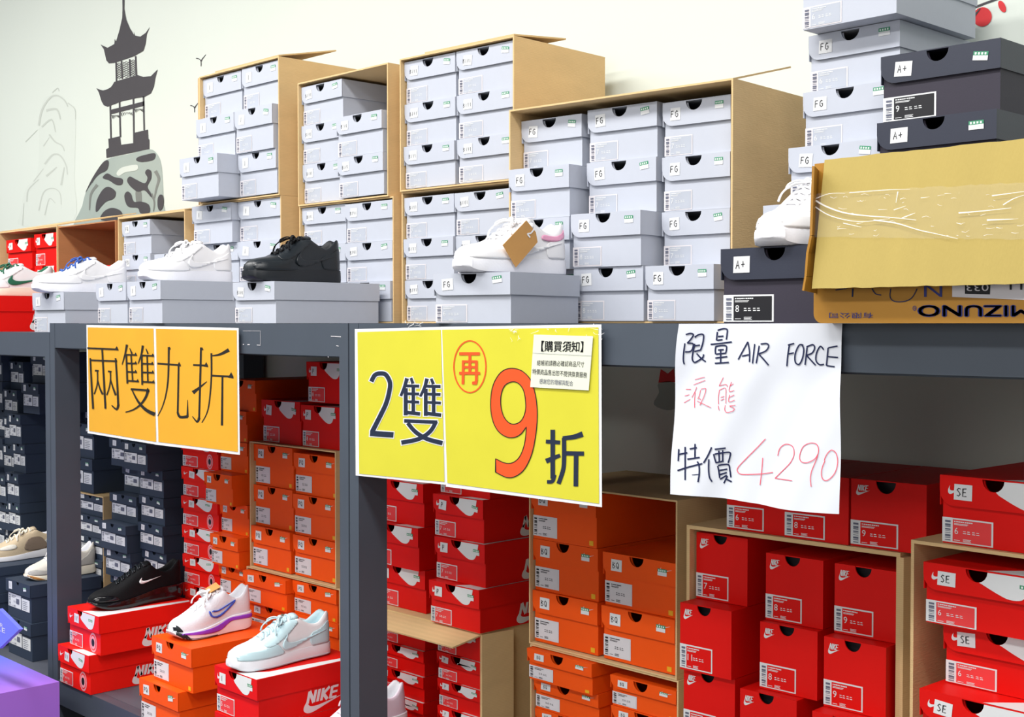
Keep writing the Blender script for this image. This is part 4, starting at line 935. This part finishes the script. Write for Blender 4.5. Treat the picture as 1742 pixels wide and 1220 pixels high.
for k in range(8):
    for c0, c1, yy in ((748, 798, 770), (810, 888, 752), (902, 955, 728)):
        x = c0 + (c1 - c0) * k / 7; ribbon(bm, [(x, yy), (x + 8, yy + 18 * abs(k - 3.5) / 3.5 + 8), (x + 3, yy + 4)], 3, g)
obj('lattice', bm, 'pag', pg)
bm = bmesh.new(); g = wl(za, .001)
for p, w in (([(260, 840), (280, 740), (330, 660), (380, 640), (430, 670), (455, 715)], 14), ([(310, 740), (380, 732), (405, 800)], 16), ([(280, 850), (345, 800), (372, 885)], 12), ([(330, 900), (370, 950), (415, 975), (432, 1012)], 12), ([(300, 1100), (350, 1040), (400, 1040), (440, 1100), (452, 1170)], 14), ([(170, 950), (250, 870)], 7), ([(225, 1215), (290, 1130)], 7), ([(455, 690), (500, 730), (505, 800)], 8), ([(350, 620), (385, 590), (395, 610)], 7), ([(290, 980), (330, 920)], 7), ([(310, 1180), (380, 1120)], 14)): ribbon(bm, smoothpts(p, 4) if len(p) > 2 else p, w, g, 0, w2=w * .5)
g = wl(zb, .001)
for p, w in (([(180, 170), (190, 90), (260, 20)], 10), ([(260, 230), (290, 110), (350, 80), (400, 110), (410, 190)], 9), ([(300, 260), (330, 150), (370, 180)], 8), ([(410, 60), (430, -60)], 14), ([(150, 330), (160, 180)], 8)): ribbon(bm, smoothpts(p, 4) if len(p) > 2 else p, w, g, 0, w2=w * .5)
obj('distant_mountain', bm, 'faint', mu)
for x, y, k in ((1345, 400, 1), (1302, 715, .85)):
    bm = bmesh.new(); g = wl(za, .001)
    ribbon(bm, smoothpts([(x - 32 * k, y - 10 * k), (x - 12 * k, y - 5 * k), (x, y + 10 * k), (x + 1, y + 44 * k)], 4), 6, g, w2=5); ribbon(bm, smoothpts([(x, y + 12 * k), (x + 12 * k, y - 8 * k), (x + 33 * k, y - 34 * k)], 4), 9, g, w2=3)
    obj('bird', bm, 'pag', mu)
g = wl(Z(1302, 0, .25404), .0018)
for cx, cz, rx, rz, ro in ((1453, 113, 62, 66, .5), (1585, 43, 22, 42, -.45)):
    bm = bmesh.new(); flat(bm, [(cx + rx * math.cos(t) * math.cos(ro) - rz * math.sin(t) * math.sin(-ro) * -1, cz + rx * math.cos(t) * math.sin(ro) + rz * math.sin(t) * math.cos(ro)) for t in [k / 24 * 2 * math.pi for k in range(24)]], g); obj('red_dot', bm, 'mred', mu)
bm = bmesh.new(); ribbon(bm, [(1390, 52), (1480, 18), (1600, -25)], 12, g); ribbon(bm, smoothpts([(1370, 130), (1400, 105), (1440, 55)], 4), 26, wl(Z(1302, 0, .25404), .0024), w2=5); obj('branch', bm, 'pag', mu)
bm = bmesh.new(); g = wl(Z(0, 0, 1), .001); flat(bm, [(1124, 628), (1136, 636), (1146, 627), (1150, 650), (1120, 651)], g); obj('red_patch', bm, 'mred', mu)
bm = bmesh.new(); flat(bm, smoothpts([(1120, 652), (1148, 652), (1152, 690), (1135, 698), (1112, 688), (1121, 668)], 3, closed=True), g); obj('pale_patch', bm, 'rock', mu)

# ------------------------------------------------------------------ sneakers
def interp(keys, s):
    """smooth (monotone cosine-ish Catmull) interpolation of (s, v) keys"""
    if s <= keys[0][0]: return keys[0][1]
    if s >= keys[-1][0]: return keys[-1][1]
    for i in range(len(keys) - 1):
        if keys[i][0] <= s <= keys[i + 1][0]: break
    x0, y0 = keys[i]; x1, y1 = keys[i + 1]
    xm, ym = keys[i - 1] if i else (x0 - (x1 - x0), y0); xp, yp = keys[i + 2] if i + 2 < len(keys) else (x1 + (x1 - x0), y1)
    m0 = (y1 - ym) / (x1 - xm) * (x1 - x0); m1 = (yp - y0) / (xp - x0) * (x1 - x0); t = (s - x0) / (x1 - x0)
    return (2 * t ** 3 - 3 * t * t + 1) * y0 + (t ** 3 - 2 * t * t + t) * m0 + (-2 * t ** 3 + 3 * t * t) * y1 + (t ** 3 - t * t) * m1
COURT = dict(
    top=[(0, .034), (.015, .047), (.05, .056), (.12, .062), (.2, .066), (.28, .072), (.36, .084), (.46, .103), (.55, .116), (.61, .117), (.68, .106), (.76, .094), (.84, .092), (.91, .105), (.955, .116), (.985, .115), (1, .108)],
    w=[(0, .010), (.015, .026), (.05, .033), (.12, .043), (.25, .050), (.38, .050), (.55, .043), (.7, .038), (.85, .037), (.94, .033), (.985, .022), (1, .01)],
    sole=[(0, .028), (.1, .027), (.3, .028), (.6, .033), (1, .034)], bot=[(0, .014), (.04, .006), (.1, .001), (.16, 0), (1, 0)],
    wc=[(.5, .030), (.62, .029), (.75, .030), (.88, .028), (.96, .020), (1, .012)], splay=.003)
RUN = dict(
    top=[(0, .034), (.02, .046), (.08, .056), (.18, .064), (.28, .076), (.38, .093), (.48, .111), (.57, .125), (.63, .126), (.70, .108), (.78, .097), (.86, .101), (.93, .118), (.965, .127), (.99, .124), (1, .115)],
    w=[(0, .006), (.02, .018), (.06, .029), (.13, .040), (.25, .048), (.38, .048), (.55, .041), (.7, .037), (.85, .037), (.94, .034), (.985, .024), (1, .012)],
    sole=[(0, .030), (.06, .025), (.15, .024), (.3, .027), (.5, .036), (.7, .048), (.85, .050), (1, .052)], bot=[(0, .027), (.04, .017), (.1, .007), (.18, .001), (.25, 0), (.85, 0), (.93, .003), (1, .012)],
    wc=COURT['wc'], splay=.006)
RETRO = dict(
    top=[(0, .026), (.02, .038), (.08, .048), (.18, .056), (.28, .066), (.38, .080), (.48, .095), (.57, .106), (.62, .106), (.70, .094), (.78, .084), (.86, .086), (.93, .102), (.965, .112), (.99, .108), (1, .1)],
    w=RUN['w'], sole=[(0, .022), (.1, .018), (.3, .018), (.6, .026), (.8, .032), (1, .033)], bot=[(0, .016), (.05, .008), (.12, .001), (.18, 0), (.9, 0), (1, .006)],
    wc=COURT['wc'], splay=.004)
def sneaker(where, axis_deg, L, P, label, upper, sole, lining, laces, overlays=(), soleparts=(), group='display sneakers', lace_n=6, rib=False, hs=1.0, bow=True, tongue=None):
    r = thing('sneaker', where, math.radians(axis_deg), label, 'sneaker', group)
    NS, K = 44, 13
    def ring(s):
        w = interp(P['w'], s) * 1.0; z0 = interp(P['sole'], s) - .002; zt = interp(P['top'], s) * hs; wc = interp(P['wc'], s)
        o = min(1, max(0, (s - .585) / .05)); o = o * o * (3 - 2 * o)
        heel = min(1, max(0, (s - .93) / .05))
        pts = []
        for k in range(K):
            ph = k / (K - 1) * math.pi / 2
            cy, cz = w * math.cos(ph) ** .62, z0 + (zt - z0) * math.sin(ph) ** .78
            if k <= 7:
                t = k / 7; oy = w + (wc - w) * t ** 1.25 + .002 * math.sin(t * math.pi); oz = z0 + (zt - z0) * t
            else:
                fl = z0 + .012 + (zt - .003 - z0 - .012) * heel
                oy, oz = {8: (wc - .004, zt + .0015), 9: (wc - .009, zt - .002), 10: (wc - .011, zt - .012 * (1 - heel)), 11: ((wc - .011) * .6, fl), 12: (0, fl)}[k]
                oy = max(0, oy)
            pts.append((cy + (oy - cy) * o, cz + (oz - cz) * o))
        return pts
    bm = bmesh.new(); rows = []
    for i in range(NS + 1):
        s = i / NS; s = s * .5 + .5 * (1 - math.cos(s * math.pi)) / 2 if True else s
        pr = ring(s); x = s * L
        full = [(x, -y, z) for y, z in pr] + [(x, y, z) for y, z in pr[-2::-1]]
        rows.append((s, [bm.verts.new(p) for p in full]))
    n = 2 * K - 1
    for (sa, a), (sb, b) in zip(rows, rows[1:]):
        for k in range(n - 1):
            f = bm.faces.new((a[k], a[k + 1], b[k + 1], b[k])); kk = min(k, n - 2 - k)
            f.material_index = 1 if kk >= 8 and sa > .6 else 0
    bm.faces.new(rows[0][1]); bm.faces.new(rows[-1][1][::-1])
    up = obj('upper', bm, [upper, lining], r, smooth=True)
    me = up.data; T = BVHTree.FromPolygons([v.co for v in me.vertices], [tuple(p.vertices) for p in me.polygons])
    # sole
    bm = bmesh.new(); rows = []
    for i in range(NS + 1):
        s = i / NS; s = s * .5 + .5 * (1 - math.cos(s * math.pi)) / 2; x = -.003 + s * (L + .006)
        w = interp(P['w'], s) + P['splay']; zt, zb = interp(P['sole'], s), interp(P['bot'], s)
        if rib and i % 2 and .02 < s < .98: w -= .0012
        h = zt - zb
        pr = [(0, zb), (w * .8, zb), (w - .001, zb + h * .08), (w, zb + h * .3), (w - .0008, zb + h * .8), (w - .002, zt), (w - .006, zt + .001), (0, zt + .001)]
        full = [(x, -y, z) for y, z in pr] + [(x, y, z) for y, z in pr[-2:0:-1]]
        rows.append([bm.verts.new(p) for p in full])
    n = len(rows[0])
    for a, b in zip(rows, rows[1:]):
        for k in range(n): bm.faces.new((a[k], a[(k + 1) % n], b[(k + 1) % n], b[k]))
    bm.faces.new(rows[0]); bm.faces.new(rows[-1][::-1])
    so_ = obj('sole', bm, sole, r, smooth=True)
    try: so_.data.set_sharp_from_angle(angle=math.radians(35))
    except Exception: pass
    TS = BVHTree.FromPolygons([v.co for v in so_.data.vertices], [tuple(p.vertices) for p in so_.data.polygons])
    def project(name, pts, m, tree, parent, lift=.0012, sub=5, both=True, lbl=None):
        pts = smoothpts(pts, sub, closed=True) if sub > 1 else pts
        for side in ((-1, 1) if both else (-1,)):
            bm = bmesh.new(); vs_ = [bm.verts.new((x * L, 0, z)) for x, z in pts]; bm.faces.new(vs_)
            xs = [p[0] * L for p in pts]; zs = [p[1] for p in pts]
            x = min(xs) + .006
            while x < max(xs): bmesh.ops.bisect_plane(bm, geom=bm.verts[:] + bm.edges[:] + bm.faces[:], plane_co=(x, 0, 0), plane_no=(1, 0, 0)); x += .006
            z = min(zs) + .005
            while z < max(zs): bmesh.ops.bisect_plane(bm, geom=bm.verts[:] + bm.edges[:] + bm.faces[:], plane_co=(0, 0, z), plane_no=(0, 0, 1)); z += .005
            bad = []
            for v in bm.verts:
                hit = tree.ray_cast(Vector((v.co.x, side * .2, v.co.z)), Vector((0, -side, 0)))
                if hit[0] is None: bad.append(v)
                else: v.co.y = hit[0].y + side * lift
            if bad: bmesh.ops.delete(bm, geom=bad, context='VERTS')
            if bm.faces:
                o_ = tag(obj(name, bm, m, parent, smooth=True), lbl); md = o_.modifiers.new('thickness', 'SOLIDIFY'); md.thickness = .0014; md.offset = 0
            else: bm.free()
    for ov in overlays: project(ov[0], ov[1], ov[2], T, up, *(ov[3:] if len(ov) > 3 else ()))
    for ov in soleparts: project(ov[0], ov[1], ov[2], TS, so_, .0008, *(ov[3:] if len(ov) > 3 else ()))
    # tongue
    bm = bmesh.new(); g0 = []
    for i in range(9):
        t = i / 8; s = .36 + .26 * t; zc = interp(P['top'], min(s, .6)) * hs + .003 + .006 * max(0, t - .7) * 3
        for k in range(7):
            u = k / 6 * 2 - 1; g0.append(bm.verts.new((s * L + .008 * t * t, u * (.014 + .010 * t), zc - .010 * u * u * (1 - .3 * t))))
    for i in range(8):
        for k in range(6): bm.faces.new((g0[i * 7 + k], g0[i * 7 + k + 1], g0[i * 7 + k + 8], g0[i * 7 + k + 7]))
    to = obj('tongue', bm, tongue or upper, r, smooth=True); md = to.modifiers.new('thickness', 'SOLIDIFY'); md.thickness = .006; md.offset = -1
    # laces
    def tube(bm, pts, rad, flatk=.6, n=6):
        pr = None; rg = []
        for i, p in enumerate(pts):
            p = Vector(p); d = (Vector(pts[min(i + 1, len(pts) - 1)]) - Vector(pts[max(i - 1, 0)])).normalized()
            a = d.cross(Vector((0, 0, 1))); a = a.normalized() if a.length > .1 else Vector((1, 0, 0)); b = a.cross(d).normalized()
            rg.append([bm.verts.new(p + a * math.cos(k / n * 2 * math.pi) * rad + b * math.sin(k / n * 2 * math.pi) * rad * flatk) for k in range(n)])
        for x, y in zip(rg, rg[1:]):
            for k in range(n): bm.faces.new((x[k], x[(k + 1) % n], y[(k + 1) % n], y[k]))
        bm.faces.new(rg[0]); bm.faces.new(rg[-1][::-1])
    def topz(x, y):
        h = T.ray_cast(Vector((x, y, .3)), Vector((0, 0, -1))); return h[0].z if h[0] is not None else .09
    bm = bmesh.new()
    for k in range(lace_n):
        s = .29 + .29 * k / (lace_n - 1); hw = .017 + .006 * k / lace_n
        pts = []
        for j in range(9):
            u = j / 8 * 2 - 1; x = s * L + .004 * u; y = hw * u; pts.append((x, y, topz(x, y) + .0055 - .006 * abs(u) ** 4))
        tube(bm, pts, .0036)
        tube(bm, [(s * L + .014 * (t / 4), -hw * (1 - t / 4 * 1.2), topz(s * L + .014 * t / 4, -hw * (1 - t / 4 * 1.2)) + .003) for t in range(5)], .003)
    if bow:
        sx = .5 * L; zc = topz(sx, 0) + .008
        for sg, rr in ((-1, 1), (1, .9)):
            tube(bm, smoothpts([(sx, 0, zc), (sx - .010, sg * .012, zc + .004), (sx - .022 * rr, sg * .026, zc - .002), (sx - .020, sg * .030, zc - .010), (sx - .006, sg * .02, zc - .002), (sx, 0, zc)], 4), .003)
            tube(bm, smoothpts([(sx, 0, zc), (sx - .016, sg * .018, zc - .002), (sx - .034, sg * .030, zc - .018), (sx - .036, sg * .038, zc - .034)], 4), .003)
        tube(bm, [(sx, -.006, zc + .002), (sx, 0, zc + .006), (sx, .006, zc + .002)], .006)
    tag(obj('laces', bm, laces, r, smooth=True))
    return r, L
def shoecol(name, rgb, rough=.5, bump=.15, noise=.02, **k):
    M[name] = mat(name, rgb, rough, noise, 25, bump, bscale=220, **k); return name
shoecol('white leather', (234, 234, 237), .45, .05); shoecol('white midsole', (228, 229, 236), .6); shoecol('white lining', (225, 226, 232), .9, .3)
shoecol('black leather', (24, 30, 36), .36, .1); shoecol('black rubber', (20, 25, 31), .5); shoecol('black mesh', (10, 11, 15), .7, .5, spec=.2); shoecol('gloss black sole', (12, 12, 16), .12, .0, coat=.5)
shoecol('blue lace', (58, 96, 176), .8); shoecol('green suede', (30, 100, 74), .7); shoecol('pink suede', (226, 160, 190), .7); shoecol('cream sole', (232, 226, 208), .6)
shoecol('pale blue leather', (190, 218, 226), .5, .08); shoecol('white mesh', (222, 224, 232), .8, .5); shoecol('purple foam', (140, 60, 200), .5); shoecol('blue line', (60, 90, 200), .5)
shoecol('beige suede', (196, 178, 150), .8, .3); shoecol('taupe suede', (128, 112, 98), .8, .3); shoecol('grey suede', (176, 174, 168), .8, .3); shoecol('off white mesh', (212, 208, 198), .8, .5); shoecol('gum rubber', (176, 120, 60), .5); shoecol('palest pink', (232, 214, 230), .6, .1)
shoecol('seam shade', (214, 216, 223), .6, .02); shoecol('dark seam', (20, 24, 28), .5, .02)
shoecol('white lace', (238, 238, 240), .85)
SW = lambda x, z, w, h: [(x + p[0] * w, z + p[1] / .52 * h) for p in reversed([(1 - q[0], q[1]) if False else q for q in SWOOSH])]
def court_overlays(main, sw, seam, toe=None, eyestay=None, heel=None):
    return [('toe_overlay', [(.0, .034), (.008, .040), (.05, .048), (.12, .051), (.2, .052), (.28, .056), (.33, .062), (.38, .060), (.42, .046), (.44, .034), (.3, .030), (.1, .030)], toe or main, .0012),
            ('eyestay', [(.26, .066), (.34, .079), (.44, .098), (.53, .110), (.6, .113), (.62, .104), (.56, .092), (.5, .080), (.43, .070), (.36, .060), (.29, .056)], eyestay or main, .0014),
            ('heel_overlay', [(.985, .040), (.985, .085), (.95, .092), (.86, .078), (.78, .072), (.74, .060), (.76, .038), (.86, .036)], heel or main, .0013),
            ('swoosh', [(x, z) for x, z in [(.42 + p[0] * .50, .040 + p[1] / .52 * .040) for p in SWOOSH[::2]]], sw, .0030, 1)]
def stand(D, toe_px, heel_px, frac=.5, q=.02, H=None):
    dx = -.014 if D[3] > 1 else -.004
    """where a sneaker stands on a display box, toe towards the aisle"""
    f_, s0, s1, zt = D; c = f_.w(s0 + (s1 - s0) * frac, .02); X = c.x + .045
    y0 = onX(toe_px, 550, c.x + dx).y; y1 = onX(heel_px, 550, c.x + .022).y
    return Vector((c.x, y0, zt + .0006)), max(.24, min(.33, y1 - y0))
def put(D, toe, heel, frac, P, label, **k):
    w, L = stand(D, toe, heel, frac); print('SHOE', label, round(L, 3), [round(v, 2) for v in w]); return sneaker(w, 90, L, P, label, **k)
put(dBK, 416, 580, .55, COURT, 'black leather low-top sneaker', upper='black leather', sole='black rubber', lining='black rubber', laces='black mesh', overlays=court_overlays('black leather', 'black leather', 'dark seam'))
put(dWH, 238, 396, .5, COURT, 'plain white low-top sneaker beside the black one', upper='white leather', sole='white midsole', lining='white lining', laces='white lace', overlays=court_overlays('white leather', 'white leather', 'seam shade'))
put(dBL, 56, 218, .5, COURT, 'white low-top sneaker with blue laces', upper='white leather', sole='white midsole', lining='white lining', laces='blue lace', overlays=court_overlays('white leather', 'white leather', 'seam shade'))
put((fR, fR.sz(-62, 503)[0], fR.sz(-6, 503)[0], zR), -62, 98, .5, COURT, 'white sneaker with green swoosh and green laces at the left edge', upper='white leather', sole='cream sole', lining='green suede', laces='green suede', overlays=court_overlays('white leather', 'green suede', 'seam shade'))
pk, Lp = put(dFG, 776, 962, .5, COURT, 'white low-top sneaker with pink collar and kraft hang tag', upper='white leather', sole='white midsole', lining='white lining', laces='white lace', rib=True,
    overlays=court_overlays('white leather', 'white leather', 'seam shade') + [('pink_collar_panel', [(.70, .078), (.8, .074), (.9, .078), (.975, .09), (.98, .104), (.93, .094), (.84, .086), (.72, .088)], 'pink suede', .0024)])
# kraft hang tag on the pink and white sneaker
bm = bmesh.new()
tx = [onX(x, y, pk.location.x + .058) for x, y in ((895, 375), (855, 417), (877, 455), (914, 412), (911, 395))]
for th in (0, .0012): pass
v = [bm.verts.new((p.x, p.y, p.z)) for p in tx]; v2 = [bm.verts.new((p.x + .0012, p.y, p.z)) for p in tx]; bm.faces.new(v); bm.faces.new(v2[::-1])
for i in range(5): bm.faces.new((v[i], v[(i + 1) % 5], v2[(i + 1) % 5], v2[i]))
tg = obj('hang_tag', bm, 'tag'); tag(tg, 'kraft paper hang tag tied to the pink and white sneaker', 'tag')
bm = bmesh.new(); gt_ = lambda a, b: tuple(onX(a, b, pk.location.x + .0605)); ribbon(bm, smoothpts([(905, 372), (910, 385), (904, 396), (898, 398), (902, 404)], 4), 2.4, gt_); obj('string', bm, 'white lace', tg)
tg.parent = None
put(dAP, 1295, 1445, .5, COURT, 'white sneaker whose toe peeks out left of the yellow carton', upper='white leather', sole='white midsole', lining='white lining', laces='white lace', rib=True, overlays=court_overlays('white leather', 'white leather', 'seam shade'))
put(dR, 146, 306, .55, RUN, 'glossy black running sneaker with white swoosh', upper='black mesh', sole='gloss black sole', lining='black mesh', laces='black leather', rib=True, overlays=[('swoosh', [(.48 + p[0] * .26, .070 + p[1] / .52 * .020) for p in SWOOSH[::2]], 'white leather', .0022, 1), ('toe_overlay', [(.02, .031), (.03, .041), (.1, .046), (.2, .044), (.25, .030), (.1, .028)], 'gloss black sole', .0014)], bow=False)
po = put(dO, 283, 424, .42, RUN, 'white running sneaker with purple and blue details', upper='white mesh', sole='white midsole', lining='white lining', laces='white lace',
    overlays=[('toe_tip', [(.0, .028), (.0, .040), (.02, .046), (.05, .044), (.075, .036), (.09, .026)], 'black rubber', .0012), ('swoosh_outline', [(.40, .074), (.42, .060), (.50, .052), (.60, .060), (.76, .088), (.74, .090), (.60, .066), (.50, .058), (.44, .062), (.42, .074)], 'blue line', .0022, 2), ('swoosh_outline', [(.44, .072), (.52, .070), (.62, .078), (.76, .092), (.75, .0935), (.62, .082), (.52, .074), (.46, .076)], 'blue line', .0024, 2)],
    soleparts=[('purple_stripe', [(.08, .0185), (.2, .016), (.4, .012), (.55, .016), (.68, .034), (.8, .036), (.98, .036), (.98, .046), (.8, .046), (.66, .044), (.5, .030), (.3, .024), (.1, .023)], 'purple foam', 3), ('toe_tip', [(.0, .020), (.0, .0295), (.05, .0255), (.11, .020), (.17, .004), (.09, .0075), (.03, .019)], 'black rubber', 1), ('outsole_edge', [(.1, .006), (.2, .001), (.5, .001), (.5, .004), (.2, .005), (.11, .010)], 'black rubber', 1)])
bm = bmesh.new(); panel(bm, (po[1] * .46, -.016, .120), (po[1] * .60, -.024, .136), (po[1] * .64, .02, .142), (po[1] * .50, .02, .128), .0012); obj('paper_tag', bm, 'tag', po[0])
put(dD, 388, 560, .45, COURT, 'pale blue and white low-top sneaker', upper='white leather', sole='white midsole', lining='pale blue leather', laces='pale blue leather', tongue='pale blue leather', overlays=court_overlays('pale blue leather', 'pale blue leather', 'seam shade'), soleparts=[('outsole_edge', [(.14, .0005), (.98, .0005), (.98, .006), (.14, .006)], 'pale blue leather', 1)])
put(dN, 38, 160, .5, RETRO, 'off-white and grey retro sneaker partly behind the dark post', upper='off white mesh', sole='cream sole', lining='white lining', laces='white lace', overlays=[('heel_overlay', [(.99, .04), (.99, .085), (.92, .09), (.85, .07), (.74, .055), (.66, .034), (.8, .034)], 'grey suede', .0014), ('toe_overlay', [(.02, .024), (.03, .036), (.1, .04), (.2, .036), (.34, .034), (.4, .026), (.2, .020), (.1, .020)], 'grey suede', .0014)], soleparts=[('gum_toe', [(.0, .012), (.0, .0215), (.05, .019), (.12, .012), (.2, .004), (.12, .003), (.05, .009)], 'gum rubber', 1)])
put(dM, -34, 104, .5, RETRO, 'beige and brown retro sneaker at the left edge', upper='beige suede', sole='white midsole', lining='white lining', laces='cream sole', overlays=[('side_panel', [(.46, .040), (.52, .074), (.66, .080), (.74, .060), (.76, .036), (.6, .028)], 'taupe suede', .0016), ('heel_overlay', [(.99, .04), (.99, .09), (.9, .092), (.82, .076), (.74, .062), (.77, .036), (.9, .036)], 'grey suede', .0014), ('toe_patch', [(.14, .046), (.26, .058), (.34, .060), (.36, .048), (.26, .042)], 'off white mesh', .002)])
# pale pink sneaker behind the second post, on its own box, mostly hidden
fP = Frame(575, .03, 0); sP = (Vector((-2.82, 0, 0)) - fP.O).x
place_box('redp', fP, sP, 0, DECK + .0005, .2, .078, .3, 'low red shoebox under the pale pink sneaker', 'shoebox', DG, '6')
sneaker(Vector((-2.705, .05, DECK + .0792)), 90, .285, RUN, 'pale pink sneaker showing its heel beside the second post', upper='palest pink', sole='white midsole', lining='white lining', laces='white lace')
# ------------------------------------------------------------------ lilac display block in the aisle, bottom left
c = onY(101, 1160, -.1)
bm = bmesh.new(); box(bm, -1.0, 0, -.7, 0, 0, c.z)
lb = thing('display_block', (c.x, c.y, 0), 0, 'glossy lilac and blue display block in the bottom left corner', 'display')
obj('block_body', bm, 'lilac', lb)
m = M['lilac']; nt = m.node_tree; b = nt.nodes['Principled BSDF']     # base colour is a blue to violet blend along the length
tc = [n for n in nt.nodes if n.type == 'TEX_COORD'][0]; sp = nt.nodes.new('ShaderNodeSeparateXYZ'); nt.links.new(tc.outputs['Object'], sp.inputs[0])
ma = nt.nodes.new('ShaderNodeMath'); ma.operation = 'MULTIPLY_ADD'; ma.inputs[1].default_value = 2.2; ma.inputs[2].default_value = .9; nt.links.new(sp.outputs['X'], ma.inputs[0])
rp_ = nt.nodes.new('ShaderNodeValToRGB'); rp_.color_ramp.elements[0].color = lin((110, 120, 235)); rp_.color_ramp.elements[1].color = lin((170, 110, 220)); nt.links.new(ma.outputs[0], rp_.inputs[0]); nt.links.new(rp_.outputs[0], b.inputs['Base Color'])
# tilted placard standing on the block
Yp = c.y - .16
pc = thing('tilted_placard', (0, 0, 0), 0, 'small tilted blue violet placard lettered UR LE above the lilac block', 'sign')
gp_ = lambda a, b: tuple(onY(a, b, Yp)); gp2 = lambda a, b: tuple(onY(a, b, Yp - .001))
pp = [(-40, 1068), (-2, 1036), (33, 1071), (-2, 1104)]
bm = bmesh.new(); v = [bm.verts.new(gp_(*p)) for p in pp]; v2 = [bm.verts.new(x.co + Vector((0, .012, 0))) for x in v]; bm.faces.new(v); bm.faces.new(v2[::-1])
for i in range(4): bm.faces.new((v[i], v[(i + 1) % 4], v2[(i + 1) % 4], v2[i]))
obj('board', bm, 'lilac', pc)
bm = bmesh.new(); text(bm, 'UR', lambda a, b: gp2(-6 + a * 11 , 1063 + a * 6 - b * 7)); text(bm, 'LE', lambda a, b: gp2(-4 + a * 13, 1072 + a * 6 - b * 8)); obj('lettering', bm, 'white', pc)
foot = onY(-14, 1090, Yp)
bm = bmesh.new(); box(bm, foot.x - .004, foot.x + .004, Yp + .002, Yp + .010, c.z, foot.z + .02); obj('stand_rod', bm, 'lilac', pc)
